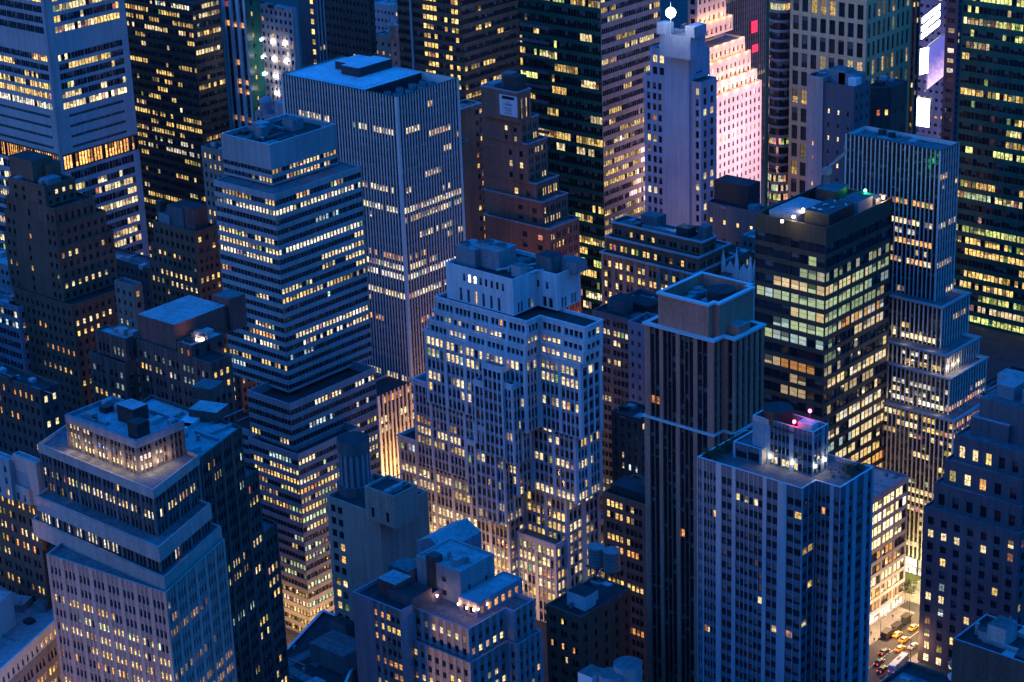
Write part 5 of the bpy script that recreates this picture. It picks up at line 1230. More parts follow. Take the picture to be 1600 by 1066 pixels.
    b.tier(poly, 0, z, [st, dict(st, g=2, cm=1), st, None, None], wall=darkbrick, roof=roofdark, ph=.4)
    # teal glass tower at the right edge
    A0, z = at_d(1506, -40, 1000)
    b = Bld('office_tower', 'dark teal glass tower filling the top corner, yellow offices scattered over it', A0, 'skyscraper')
    L = 66.
    q = [A0, A0+Vector((L, 0)), A0+Vector((L, 40)), A0+Vector((0, 40))]
    st = dict(g=4, ww=1.75, wm=.15, wp=.45, cm=.6, fh=5.55, wh=3.2, sh=1.0, top=1.5, op=.02, om=.2, os=0., og=.3, mp=tealpanel, ms=tealpanel, mm=tealpanel, nu=1, nv=1, lit=P(p=.42, pr=.2, run=4, pal='YLLP', gain=.9, rows={18: [(.06, .28, .9, 'G', .6)], 19: [(0, 1, .05, 'Y')], 20: [(0, 1, .05, 'Y')], 22: [(.1, 1, .9, 'Y')], 23: [(.1, 1, .95, 'Y')], 25: [(.1, 1, .9, 'Y')], 26: [(.1, .5, .8, 'Y')]}))
    b.tier(q, 0, z, [st, st, None, None], wall=tealpanel, roof=roofdark)
    # narrow purple tower between the screens and the teal tower
    b, o = simple('hotel', 'narrow dull purple tower squeezed between the glowing screens and the teal tower', 1120, [(1500, -60, 1481, 1507, None)], brick(ww=2.4, wp=1.2, cm=1.5, fh=5.2, wh=2.4, lit=P(p=.3, pal='WP', gain=.6)), brick(), mat('purple_brick', (.14, .08, .10)), roof=roofdark)
    # tall dark glass tower, middle top
    C, z = at_d(937, -60, 1000)
    b = Bld('glass_tower', 'big dark glass corner tower with pale lower bands and a rippled lilac flank', C, 'skyscraper')
    q = rect(C, z, 806, 1031)
    st = dict(g=4, ww=1.55, wm=.12, wp=.2, cm=.4, fh=5.6, wh=3.7, sh=1.2, top=1, op=.03, om=.06, os=0., og=.18, mp=tealpanel, ms=tealpanel, mm=tealpanel, nu=1, nv=1)
    lilac = mat('lilac_panel', (.16, .145, .175), rough=.35, var=.5)
    rws = {24: [(.35, .9, .9, 'Y')], 25: [(.2, .5, .8, 'Y'), (.6, .8, .9, 'Y')], 26: [(.3, .7, .8, 'Y')], 27: [(.35, .9, .95, 'Y')], 29: [(.5, .95, .9, 'PW')], 31: [(.55, .95, .9, 'PW')], 32: [(.5, .95, .9, 'PW')], 33: [(.5, .95, .9, 'PW')]}
    b.tier(q, 0, z, [dict(st, lit=P(p=.2, pr=.06, run=3, pal='YYLP', gain=.9, rows=rws)), dict(st, mp=lilac, ms=lilac, mm=lilac, fh=5.0, wh=2.6, lit=P(p=.3, pr=.12, run=5, pal='YYP', gain=.75, low=(110, .9, 20))), None, None], wall=tealpanel, roof=roofdark)
    m = b.part('pale_band'); A = q[0]
    for k in range(9):
        p0, za = at_y(808, 30+k*23, A.y-.15); p1, zb = at_y(858, 40+k*23, A.y-.15); m.box((p0.x+p1.x)/2, A.y-.05, za-3, p1.x-p0.x, .5, 1.5, lilac)
    # brown stepped building with a painted sign
    wl = [('p', 9), ('w', 1.2), ('p', 2.4), ('w', 1.2), ('p', 1.6)]
    st = dict(layout=wl, fh=4.6, wh=2.4, sh=1, top=2.5, os=.03, og=.35, nu=1, nv=2, lit=P(p=.3, pal='YP', run=1.2))
    sr = dict(g=2, ww=1.0, wm=.5, wp=1.3, cm=1.2, fh=4.4, wh=2.7, sh=.8, top=2, os=.12, og=.4, nu=1, nv=2, lit=P(p=.35, pal='YP'))
    b, o = simple('office_building', 'brown brick office stepping down like stairs, with a painted white wall sign', 890,
        [(808, 144, 751, 829, 190), (813, 188, 752, 841, 224), (823.5, 225, 753, 855, 285), (837, 287, 755, 873, 312), (848, 316, 756, 887, 352), (858, 358, 757, 905, None)],
        [None]+[st]*5, [dict(sr, fh=9, wh=7, ww=1.2, wp=3)]+[sr]*5, rustbrick, roof=roofgrey, cop=greystone, lip=.3)
    C, z, pts, zb = o[0]; on_roof(b, pts, z-1, [(.75, .55, 7, 7, 6.5, darkmetal, roofdark), (.55, .7, 5, 5, 7, darkconc), (.2, .6, 5, 8, 2, greymetal)])
    globals()['SIGNP'] = (C, z, pts)
    # flank buildings between the finned slab and the sign building
    b, o = simple('loft_building', 'plain dark side wall with a pale cornice between the finned slab and the sign building', 930, [(712, 172, 690, 749, None)], brick(), dict(layout=[('p', 5), ('w', .7), ('p', .4)], fh=5, wh=2.2, os=.03, og=.3, nu=1, nv=2, lit=P(p=.45, pal='YO')), brownbrick, roof=roofdark, cop=concrete, lip=.8)
    b, o = simple('loft_building', 'low plain purple block tucked beside the finned slab', 860, [(722, 222, 700, 733, None)], brick(), None, brownbrick, roof=roofdark, cop=concrete)
    # dark glass office behind the finned slab
    C, z = at_d(719, -50, 960)
    b = Bld('office_tower', 'black glass office tower with paired yellow windows, standing behind the finned slab', C, 'skyscraper')
    q = rect(C, z, 617, 808)
    st = dict(g=2, ww=1.9, wm=.2, wp=.3, cm=.5, fh=4.3, wh=2.3, sh=1, top=1, op=.02, om=.05, os=0., og=.2, mp=blackglass, ms=bronze, mm=blackglass, nu=1, nv=1)
    rr = {k: [(.4, .6, .9, 'Y'), (.74, .96, .6, 'Y')] for k in range(0, 40)}
    b.tier(q, 0, z, [dict(st, lit=P(p=.02, pr=0, rows=rr)), dict(st, lit=P(p=.22, pr=.25, run=4, pal='YYO')), None, None], wall=blackglass, roof=roofdark)
    m = b.part('corner_rib'); p0, _ = at_y(645, 60, q[1].y); m.box(p0.x, q[1].y-.3, 0, 1.1, .8, z, greystone)
    # brown slab, dark
    b, o = simple('office_tower', 'dark brown slab with only a few lit windows at the top of the view', 1060, [(572, -60, 500, 581, None)], brick(ww=1.4, wp=1.2, fh=4.5, lit=P(p=.07, pr=0, run=1.2, pal='YO')), brick(lit=P(p=.1)), darkbrick, roof=roofdark)
    b, o = simple('apartment_building', 'old pale stone house with a turret in the gap behind the finned slab roof', 1150, [(612, 58, 583, 640, None)], brick(ww=1.4, wp=2.6, fh=5, lit=P(p=.2, pal='Y')), brick(ww=1.4, wp=2.6, fh=5, lit=P(p=.1)), tanbrick, roof=roofgrey)
    C, z, pts, zb = o[0]; m = b.part('turret'); p = frac(pts)(.95, .15); m.cyl(p.x, p.y, z-1, 2.6, 7, tanbrick, 12); m.cyl(p.x, p.y, z+6, 2.9, 4, greystone, 12, .3)
    b, o = simple('apartment_building', 'distant low blue roofed houses at the top of the gap', 1300, [(640, 14, 575, 690, None)], brick(ww=1.4, wp=1.6, fh=5, lit=P(p=.2, pal='YP')), brick(), greystone, roof=roofpale)
    # dark tower with a column of lit windows
    b, o = simple('apartment_tower', 'dark blue tower with a single column of lit windows and a ribbed purple edge', 1040, [(490, -60, 461, 502, None)], dict(layout=[('p', 5), ('w', 1.5), ('p', 1.6)], fh=5, wh=2.6, sh=1, top=2, os=.03, og=.3, nu=1, nv=2, lit=P(p=1, pr=0, pal='Y')), dict(stf, mp=pinkstone, lit=P(p=.1)), darkconc, roof=roofdark)
    # purple hotel with rows of floodlamps
    b, o = simple('hotel', 'purple-grey hotel covered in small windows with rows of starry white floodlamps', 1000, [(456, 14, 397, 463, None)], brick(g=1, ww=1.5, wp=1.5, cm=1, fh=3.7, wh=1.9, os=.14, lit=P(p=.22, pr=0, run=1.1, pal='OYP', gain=.9)), brick(ww=1.4, wp=.6, fh=3.7), pinkstone, roof=roofgrey)
    globals()['FLOODY'] = o[0][2][1].y
    b, o = simple('low_building', 'grey rooftop with a domed stone tank beside the banded tower roof', 900, [(452, 186, 398, 470, None)], brick(), brick(), greystone, roof=roofdark)
    C, z, pts, zb = o[0]; p = frac(pts)(.22, .4); m = b.part('domed_tank')
    m.cyl(p.x, p.y, z-1, 2.9, 5.5, greystone, 18); m.cyl(p.x, p.y, z+4.5, 3.1, 1.6, greystone, 18, 2.2); m.cyl(p.x, p.y, z+6.1, 2.2, .9, greystone, 18, .4)
    p = frac(pts)(.7, .4); m = b.part('stair_box'); m.box(p.x, p.y, z-1, 5, 5, 7, greystone)
    # white ribbed tower and its teal flank
    b, o = simple('office_tower', 'tower of broad white ribs with a teal flank and one column of yellow windows', 1010, [(377, -60, 340, 399, None)], dict(g=1, ww=3.2, wp=1.9, cm=1.6, fh=4.6, wh=2.6, sh=1, top=1, op=0., os=.9, og=1.1, mp=whitepaint, ms=darkbrick, nu=1, nv=2, lit=P(p=.12, pal='O')), dict(layout=[('p', 5), ('w', 1.4), ('p', 6)], fh=5, wh=2.0, sh=1, top=2, os=.03, og=.3, nu=1, nv=2, lit=P(p=.95, pr=0, pal='Y')), tealpanel, roof=roofdark)
    # bronze office tower full of lights
    C, z = at_d(299, 5, 1000)
    b = Bld('office_tower', 'bronze office tower crowded with small golden lit rooms', C, 'skyscraper')
    q = rect(C, z, 188, 343)
    st = dict(g=3, ww=1.5, wm=.15, wp=.5, cm=.5, fh=4.15, wh=2.2, sh=.9, top=.6, op=.04, om=.1, os=0., og=.3, mp=bronze, ms=bronze, mm=darkmetal, nu=1, nv=1)
    b.tier(q, 0, z, [dict(st, lit=P(p=.42, pr=.15, run=2.6, pal='YYP', gain=.9, rows={0: [(.4, 1, .9, 'W')], 16: [(.3, 1, .6, 'W', .7)], 17: [(.2, 1, .7, 'W', .6)]}, low=(70, .9, 0))), dict(st, lit=P(p=.4, pr=.1, run=2.5, pal='YP', gain=.9)), None, None], wall=bronze, roof=roofdark)
    # tall glass bank tower at the top left
    C, z = at_d(64, -60, 950)
    b = Bld('glass_tower', 'pale blue-grey glass tower with solid bands and a glowing orange louvre storey', C, 'skyscraper')
    q = rect(C, z, -90, 186)
    st = dict(g=4, ww=1.5, wm=.1, wp=.25, cm=3.5, fh=4.5, wh=2.9, sh=.7, top=.4, op=.03, om=.06, os=0., og=.22, mp=palepanel, ms=palepanel, mm=greymetal, nu=1, nv=1)
    full = lambda p, pal='YYP', **k: dict(st, lit=P(p=p, pr=.15, run=4.5, pal=pal, gain=1.25, **k))
    slot = dict(st, g=16, ww=.9, wm=.25, cm=6, fh=4.6, wh=1.2, sh=1.8, lit=P(p=0, pr=0))
    lou = dict(g=5, ww=1.3, wm=.25, wp=.7, cm=.6, fh=7.6, wh=6.6, sh=.5, top=.3, os=.0, op=.05, om=.05, og=.5, mp=bronze, ms=bronze, mm=darkmetal, nu=1, nv=3, lit=P(p=1, pr=0, pal='O', gain=2.0))
    panel = dict(g=1, ww=40, wp=1, cm=.8, fh=8, wh=.01, sh=4)
    stack(b, q, C, z, [(58, full(.75), full(.8)), (85, None, None), (160, full(.7), full(.75)), (177, full(.97, 'W'), full(.97, 'WP')), (243, slot, slot), (268, lou, lou), (288, full(.3, 'W'), full(.4, 'W')), (None, full(.5, 'P', low=(60, .9, 10)), full(.5, 'P', low=(60, .9, 10)))], palepanel)
    close(b, q, z, palepanel, roofdark)
    m = b.part('corner_mast'); m.box(C.x-.4, C.y-.8, 0, 1.2, 1.2, z, concrete)
far_rows()



# ---------------------------------------------------------------- lamps
def point(name, loc, power, col=(1., .62, .28), r=.4, parent=None):
    l = bpy.data.lights.new(name, 'POINT'); l.energy = power; l.color = col; l.shadow_soft_size = r
    o = bpy.data.objects.new(name, l); COL.objects.link(o); o.location = loc
    if parent is not None: o.parent = parent
    return o
LAMPG = mat_emit('lamp_glow', (1., .72, .38), 1.2)
def lamp_parts():
    m1 = MB(); m1.cyl(0, 0, 0, .22, .7, darkmetal, 10, .16); m1.tube((0, 0, .7), (0, 0, 8.6), .11, darkmetal, 8)
    m2 = MB(); m2.tube((0, 0, 8.5), (1.9, 0, 9.2), .07, darkmetal, 6)
    m3 = MB(); m3.box(2.1, 0, 9.12, .9, .4, .16, darkmetal); 
    m4 = MB(); m4.box(2.1, 0, 9.02, .7, .3, .09, LAMPG)
    return [('pole', m1), ('arm', m2), ('lamp_head', m3), ('lens', m4)]
LP0 = None
def street_lamp(P, rot, power, label, col=(1., .60, .26)):
    """the first builds the lamp, later ones copy it and its parts"""
    global LP0
    if LP0 is None:
        r = empty('street_lamp', (P.x, P.y, 0), label, 'street lamp', 'street lamps in the avenues and side streets')
        for nme, m in lamp_parts(): m.build(nme, r, see=False)
        LP0 = r
    else:
        r = LP0.copy(); COL.objects.link(r); r.location = (P.x, P.y, 0); r['label'] = label
        for ch in list(LP0.children):
            if ch.type == 'MESH': c = ch.copy(); COL.objects.link(c); c.parent = r
    r.rotation_euler = (0, 0, rot)
    o = point('lamp_light', (2.1, 0, 8.7), power, col, .3, r)
    return r
KX = -353.2          # kerb of the avenue
for k, (x, y, rot, pw) in enumerate(((-353.9, 584, 0, 1500), (-353.9, 603, 0, 1600), (-336.4, 575, math.pi, 700), (-336.4, 595, math.pi, 1500), (-353.9, 622, 0, 1800))):
    street_lamp(Vector((x, y)), rot, pw, ('street lamp on the avenue pavement before the lit store block', 'street lamp at the corner of the avenue and the lit store block', 'street lamp close under the dark brick office', 'street lamp on the avenue opposite the store', 'street lamp beside the oval lawn')[k])
def lamps_from(P, dx, dy, n, sx, sy, pw, lab, col=(1., .50, .17)):
    for k in range(n):
        street_lamp(Vector((P.x+dx+sx*k, P.y+dy+sy*k)), 0, pw, lab, col)
# unseen lamps added in side streets and avenues, to warm the towers' lower walls
HID = 'unseen street lamp added below the towers to warm their lower walls'
for k_, (px_, py_) in enumerate(((1245, 330), (1262, 320), (1300, 300))):
    pass
lamps_from(A_P2, 9, -4, 4, 3, 14, 2600, HID)
lamps_from(B_C, 6, -9, 3, -13, 0, 420, HID); lamps_from(B_C, 9, 4, 4, 3, 12, 500, HID)
for k in range(5):  # added upward spots under the view, warming the stepped block's lower front
    P_ = Vector((LL_p5[1].x-4-14*k, LL_p5[1].y-30)); r_ = street_lamp(P_, H90, 1, HID)
    for o_ in list(r_.children):
        if o_.type == 'LIGHT':
            l_ = bpy.data.lights.new('lamp_light', 'SPOT'); l_.energy = 60000; l_.color = (1., .55, .24); l_.spot_size = math.radians(72); l_.spot_blend = .6; l_.shadow_soft_size = .3
            o_.data.energy = 300; n_ = bpy.data.objects.new('lamp_light', l_); COL.objects.link(n_); n_.parent = r_; n_.location = (2.1, 0, 8.6); n_.rotation_euler = (0, math.radians(-155), 0); lamps_from(W_q[0], 6, -14, 4, 14, 0, 200, HID)
ck_ = SIGNP[0]; lamps_from(ck_, 34, -6, 3, 10, 8, 3200, HID, (1., .48, .30))
lamps_from(W_q[4], 8, 0, 3, 0, 12, 1000, HID)
lamps_from(S_T[3][0], -38, -5, 4, 12, 0, 700, HID, (.95, .85, .35))

# small lamps along the foot of the stepped block's lit penthouse storey
fp, fz = LL.foot
for (a_, b_, n_) in ((fp[0], fp[1], 6), (fp[1], fp[2], 3)):
    d_ = (b_-a_).normalized(); o_ = Vector((d_.y, -d_.x))*1.3
    for k in range(n_):
        p = a_+(b_-a_)*((k+.5)/n_)*(1. if n_ == 6 else .7)+o_; point('lamp_light', (p.x, p.y, fz+2.2), 26, (1., .74, .42), .3, None)
# terrace lamps of the stepped apartment block
LB = mat_emit('terrace_lamp_glow', (1., .62, .34), 1.6)
def terrace_lamp(P, z, lab, first=[]):
    if not first:
        r = empty('terrace_lamp', (P.x, P.y, z), lab, 'lamp', 'lamps round the apartment block terrace')
        m = MB(); m.tube((0, 0, 0), (0, 0, 2.0), .06, darkmetal, 6); m.build('post', r, see=False)
        m = MB(); m.cyl(0, 0, 2.0, .12, .55, LB, 8, .28); m.build('lamp_shade', r, see=False); first.append(r)
    else:
        r = first[0].copy(); COL.objects.link(r); r.location = (P.x, P.y, z)
        for ch in first[0].children:
            if ch.type == 'MESH': c = ch.copy(); COL.objects.link(c); c.parent = r
    point('lamp_light', (0, 0, 2.9), 9, (1., .5, .22), .25, r)
tC, tR, tA, tz, tCq, tqq, tC2, tR2 = TERR
for (px, py) in ((683, 932), (716, 945), (729, 951), (740, 954), (747, 953), (761, 945), (777, 934), (792, 925), (802, 918), (815, 911)):
    p = at(px, py, tz+1.2); terrace_lamp(p, tz-1, 'slim glowing lamp on the roof terrace of the stepped apartment block')
# lamps on the loft pavilion
for k, p in enumerate(LOFT_LAMPS):
    m = MB(); m.cyl(p.x, p.y, LOFT_Z, .9, .25, LAMPG, 12); m.cyl(p.x, p.y, LOFT_Z-.4, .3, .4, darkmetal, 8)
    tag(m.build('roof_lamp', None, (p.x, p.y, LOFT_Z), see=False), ('glowing disc lamp on the loft pavilion roof nearer the brick block', 'glowing disc lamp on the loft pavilion roof, the outer of the two')[k], 'lamp')
    point('lamp_light', (p.x, p.y, LOFT_Z+1.0), 10, (1., .55, .25), .5)
# bright wall lamps of the condominium penthouse
q, zb, zt, pts, z, C = CONDO
WL = mat_emit('wall_lamp_glow', (1., .85, .6), 3.0)
for k, (px, py, ed) in enumerate(((1203, 713, 0), (1237.5, 723.5, 0), (1274, 728.5, 1), (1288.5, 718.5, 1))):
    if ed == 0: p, zz = at_y(px, py, q[1].y-.5)
    else: p, zz = at_x(px, py, q[1].x+.5)
    m = MB(); m.cyl(p.x, p.y, zz-.3, .3, .6, WL, 10); tag(m.build('wall_lamp', None, (p.x, p.y, zz), see=False), ('bright wall lamp by the canopy of the penthouse', 'bright wall lamp midway along the penthouse front', 'bright wall lamp at the penthouse corner', 'bright wall lamp on the short side of the penthouse')[k], 'lamp')
    d = Vector((0, -1.2)) if ed == 0 else Vector((1.2, 0)); point('lamp_light', (p.x+d.x, p.y+d.y, zz+.2), 3, (1., .78, .5), .3)
RL = mat_emit('red_beacon', (1., .03, .05), 4.0)
for k, (px, py) in enumerate(((1265.5, 644), (1241, 661), (1223, 641))):
    p = at(px, py, zt+1.6-.5*k); zz = zt+1.6-.5*k
    m = MB(); m.tube((p.x, p.y, zt-1.3), (p.x, p.y, zz), .08, greymetal, 6); m.cyl(p.x, p.y, zz, .38, .6, RL, 10)
    tag(m.build('warning_light', None, (p.x, p.y, zt-1.3), see=False), ('red warning light on the penthouse roof edge, brightest', 'red warning light beside the white box on the penthouse roof', 'dim red warning light by the round tank of the penthouse')[k], 'light')
point('lamp_light', (at(1255, 655, zt).x, at(1255, 655, zt).y, zt+2.5), .3, (1., .05, .1), .3)
# plant lights on the glass office roof: amber and one green
for (px, py, col, pw) in ((1222, 345, (1., .75, .35), 90), (1240, 338, (1., .75, .35), 90), (1255, 327, (1., .75, .35), 90), (1300, 305, (1., .7, .3), 160), (1352, 297, (.05, 1., .3), 110), (1380, 308, (1., .6, .3), 120)):
    p = at(px, py, G_z+1.2); m = MB(); m.box(p.x, p.y, G_z+.6, .8, .5, .8, mat_emit('plant_lamp_%s' % ('green' if col[0] < .5 else 'amber'), col, 2.5)); m.tube((p.x, p.y, G_z-5), (p.x, p.y, G_z+.6), .07, darkmetal, 5)
    tag(m.build('plant_lamp', None, (p.x, p.y, G_z-5), see=False), 'green plant lamp at the back of the glass office roof' if col[0] < .5 else 'amber plant lamp among machinery on the glass office roof', 'lamp', None if col[0] < .5 else 'amber plant lamps on the glass office roof')
    point('lamp_light', (p.x+.5, p.y-.9, G_z+1.3), pw, col, .3)
# window-washing crane on the glass office roof
p = at(1291, 315, G_z-4); r = empty('roof_crane', (p.x, p.y, G_z-5), 'blue-grey window cleaning crane with angled jib on the glass office roof', 'crane')
m = MB()
for dx in (-.8, .8):
    for dy in (-.8, .8): m.tube((dx, dy, 0), (dx*.7, dy*.7, 11), .14, greymetal, 5)
for k in range(6): m.tube((-.8, -.8, k*1.8), (.8, -.8, k*1.8+1.8), .08, greymetal, 4); m.tube((.8, -.8, k*1.8), (.8, .8, k*1.8+1.8), .08, greymetal, 4)
m.build('mast', r, see=False)
m = MB(); m.box(0, 0, 11, 2.6, 2.6, 2.4, greymetal); m.build('cab', r, see=False)
m = MB(); m.tube((0, 0, 13), (5.5, 3, 19), .5, greymetal, 6); m.tube((5.5, 3, 19), (5.2, 2.9, 21.5), .3, greymetal, 6); m.build('jib', r, see=False)

# beacon of the blue-grey tower
bp, bz0, BZ = BEACON
point('lamp_light', (bp.x, bp.y-3.2, BZ), 60, (.85, .92, 1.), 1.5)
# hotel floodlights on the ledges
k = 0
for q, zt in HOTEL:
    n = 6
    for j in range(n):
        P0 = q[1]+(q[2]-q[1])*((j+.5)/n)
        point('floodlight', (P0.x+.7, P0.y, zt+.8), 150, (1., .5, .2), .3)
# hotel floodlamps (starry)
SW = mat_emit('starry_lamp', (.9, .96, 1.), 3.5)
fl = 0
for (x, y) in ((340, 275), (422, 290), (505, 305), (350, 395), (432, 410), (515, 425), (360, 512), (440, 527), (450, 645)):
    p, zz = at_y(330+x/4.44, y/4.44, FLOODY-.9); m = MB(); m.cyl(p.x, p.y, zz-.55, .55, 1.1, SW, 10); m.tube((p.x, p.y, zz), (p.x, p.y+.9, zz), .1, darkmetal, 5)
    tag(m.build('floodlamp', None, (p.x, p.y, zz), see=False), 'starry white floodlamp fixed to the purple-grey hotel front', 'lamp', 'floodlamps on the purple-grey hotel'); point('lamp_light', (p.x, p.y-1.2, zz), 5, (.9, .95, 1.), .3)
# lamps on the striped tower's terraces
for k, (px, py) in enumerate(((1479, 575), (1489, 569), (1496, 564), (1522, 547))):
    Ck, zk, qk = S_T[2]; p = at(px, py, zk+1.5); m = MB(); m.tube((p.x, p.y, zk-.9), (p.x, p.y, zk+1.2), .07, darkmetal, 5); m.cyl(p.x, p.y, zk+1.2, .4, .5, WL, 8)
    tag(m.build('terrace_lamp', None, (p.x, p.y, zk-.9), see=False), 'bright lamp on a terrace of the slender striped tower', 'lamp', 'lamps on the striped tower terraces'); point('lamp_light', (p.x+.8, p.y-.8, zk+1.8), 45, (1., .8, .5), .3)
for k in (1, 2, 3):
    Ck, zk, qk = S_T[k]
    for t in (.2, .5, .8):
        p = qk[0]+(qk[1]-qk[0])*t; point('terrace_light', (p.x, p.y+2.0, zk+.2), 25, (1., .8, .5), .3)

# round wooden water tanks
for nme, lab, p, zb, r, h, hc, mt in TANKS:
    t = empty(nme, (p.x, p.y, zb), lab, 'water tank'); m = MB()
    for k in range(4):
        a = k*H90+.6; m.tube((r*.75*math.cos(a), r*.75*math.sin(a), -3.2), (r*.75*math.cos(a), r*.75*math.sin(a), 0), .16, darkmetal, 5)
    m.box(0, 0, -.25, r*1.9, r*1.9, .25, darkmetal); m.build('stand', t, see=False)
    m = MB(); m.cyl(0, 0, 0, r, h, mt, 24); 
    m.build('tank', t, see=False)
    m = MB()
    for k in range(6): m.cyl(0, 0, .4+k*h/6.3, r+.05, .12, darkmetal, 24, cap=False)
    m.build('hoop', t, see=False)
    m = MB(); m.cyl(0, 0, h, r+.15, hc, mt if mt is not darkconc else roofpale, 24, 0.); m.build('cone_roof', t, see=False)
for k, (px, py) in enumerate(((200, 357), (219, 362))):
    p = at(px, py, 60); t = empty('water_tank', (p.x, p.y, 56), ('dark wooden water tank against the lit tower foot, the higher of two', 'dark wooden water tank beside the squat brown office, the lower of two')[k], 'water tank')
    m = MB()
    for j in range(4): a = j*H90+.7; m.tube((2.2*math.cos(a), 2.2*math.sin(a), -14), (2.2*math.cos(a), 2.2*math.sin(a), 0), .2, darkmetal, 5)
    m.build('stand', t, see=False); m = MB(); m.cyl(0, 0, 0, 2.6, 5.5, wood, 18); m.build('tank', t, see=False); m = MB(); m.cyl(0, 0, 5.5, 2.8, 1.7, wood, 18, 0.); m.build('cone_roof', t, see=False)

# ---------------------------------------------------------------- painted wall sign
def txt(name, body, size, loc, mt, parent=None, rx=H90, rz=0., align='CENTER', ext=.02):
    c = bpy.data.curves.new(name, 'FONT'); c.body = body; c.size = size; c.align_x = align; c.align_y = 'CENTER'; c.extrude = ext
    c.materials.append(mt); o = bpy.data.objects.new(name, c); COL.objects.link(o)
    o.rotation_euler = (rx, 0, rz)
    dg = bpy.context.evaluated_depsgraph_get(); me = bpy.data.meshes.new_from_object(o.evaluated_get(dg))
    bpy.data.objects.remove(o); o = bpy.data.objects.new(name, me); COL.objects.link(o); o.rotation_euler = (rx, 0, rz); o.location = loc
    if parent is not None: o.parent = parent
    return o
C, z, pts = SIGNP
p0, z0 = at_y(780, 143, C.y-.25); p1, z1 = at_y(807.5, 150, C.y-.25); zb = zof(p1, 184)
sg = empty('wall_sign', ((p0.x+p1.x)/2, C.y-.25, zb), 'white painted wall sign with black lettering high on the brown stepped building', 'sign')
w_, h_ = p1.x-p0.x, z0-zb-1
m = MB(); m.box(0, 0, 0, w_, .2, h_, whitepaint); m.build('board', sg, see=False)
ink = mat('sign_ink', (.02, .02, .022), var=.1)
m = MB(); m.box(0, -.13, h_*.80, w_*.7, .06, h_*.15, ink); m.build('logo_panel', sg, see=False)
for body, sz, zz in (('L.H.', .105, .68), ('CHARNEY', .125, .55), ('Real Property', .085, .38), ('Investments', .085, .27), ('212 819-0994', .085, .12)):
    txt('lettering', body, sz*h_, (0, -.14, zz*h_), ink, sg)

# ---------------------------------------------------------------- glowing screens of the square
def screen_mat(name, kind):
    m = bpy.data.materials.new(name); m.use_nodes = True; t = m.node_tree; p = t.nodes['Principled BSDF']; L = t.links.new
    p.inputs['Base Color'].default_value = (.02, .02, .02, 1); p.inputs['Roughness'].default_value = .4
    tc = nn(t, 'ShaderNodeUVMap', uv_map='UVMap')
    cr = nn(t, 'ShaderNodeValToRGB')
    if kind == 'photo':
        n = nn(t, 'ShaderNodeTexNoise'); n.inputs['Scale'].default_value = 9; n.inputs['Detail'].default_value = 6; L(tc.outputs[0], n.inputs['Vector'])
        sp = nn(t, 'ShaderNodeSeparateXYZ'); L(tc.outputs[0], sp.inputs[0])
        a = nn(t, 'ShaderNodeMath', operation='MULTIPLY_ADD'); L(n.outputs[0], a.inputs[0]); a.inputs[1].default_value = .7; L(sp.outputs[1], a.inputs[2])
        L(a.outputs[0], cr.inputs[0]); e = cr.color_ramp.elements
        e[0].position = .25; e[0].color = (.75, .55, .85, 1); e[1].position = 1.25; e[1].color = (.08, .08, .35, 1)
        x = cr.color_ramp.elements.new(.7); x.color = (.28, .18, .42, 1)
    else:
        n = nn(t, 'ShaderNodeTexNoise'); n.inputs['Scale'].default_value = 3; L(tc.outputs[0], n.inputs['Vector']); L(n.outputs[0], cr.inputs[0])
        e = cr.color_ramp.elements; e[0].position = .3; e[0].color = (.8, .85, 1, 1); e[1].position = .6; e[1].color = (1, .97, .95, 1)
    L(cr.outputs[0], p.inputs['Emission Color']); p.inputs['Emission Strength'].default_value = {'photo': .16, 'white': 2., 'flare': 6.}[kind]
    return m
def screen(name, tl, tr, ybl, D, mt, label, dep=.9):
    P0, z0 = at_d(tl[0], tl[1], D); P1 = at(tr[0], tr[1], z0); zb = zof(P0, ybl)
    d = (P1-P0).normalized(); nrm = Vector((d.y, -d.x)); r = empty(name, (P0.x, P0.y, zb), label, 'billboard')
    o = lambda P, z: (P.x-r.location.x, P.y-r.location.y, z-zb)
    me = bpy.data.meshes.new('display'); F0, F1 = P0+nrm*.06, P1+nrm*.06
    me.from_pydata([o(F0, zb), o(F1, zb), o(F1, z0), o(F0, z0)], [], [(0, 1, 2, 3)]); me.materials.append(mt)
    uv = me.uv_layers.new(name='UVMap'); uv.data.foreach_set('uv', [0, 0, 1, 0, 1, 1, 0, 1])
    ob = bpy.data.objects.new('display', me); COL.objects.link(ob); ob.parent = r
    mb = MB(); bk = [P0, P1, P1-nrm*dep, P0-nrm*dep]; mb.prism([Vector((q_.x-r.location.x, q_.y-r.location.y)) for q_ in bk], -.2, z0-zb+.2, darkmetal, None, True); mb.build('casing', r, see=False)
    return r, P0, P1, z0, d, nrm
SWM, SPM, SFM = screen_mat('screen_white', 'white'), screen_mat('screen_photo', 'photo'), screen_mat('screen_flare', 'flare')
for k, (a, b_, c) in enumerate(((28, 6, 37), (42, 18, 50), (53.5, 31, 62))):
    screen('billboard', (1441-k*.7, a), (1469-k*.3, b_), c, 1165, SWM, ('topmost of three long white lit bars on the square', 'middle of three long white lit bars on the square', 'lowest of three long white lit bars on the square')[k])
screen('billboard', (1438, 77), (1451, 74), 117, 1160, SWM, 'tall narrow white billboard under the three lit bars')
r_, P0, P1, z0_, d_, n_ = screen('billboard', (1451, 72), (1480, 50), 140, 1168, SPM, 'wide lilac picture screen beside the tall white billboard')
screen('billboard', (1433, 153), (1453, 156), 196, 1120, SFM, 'blazing white billboard low on the square')
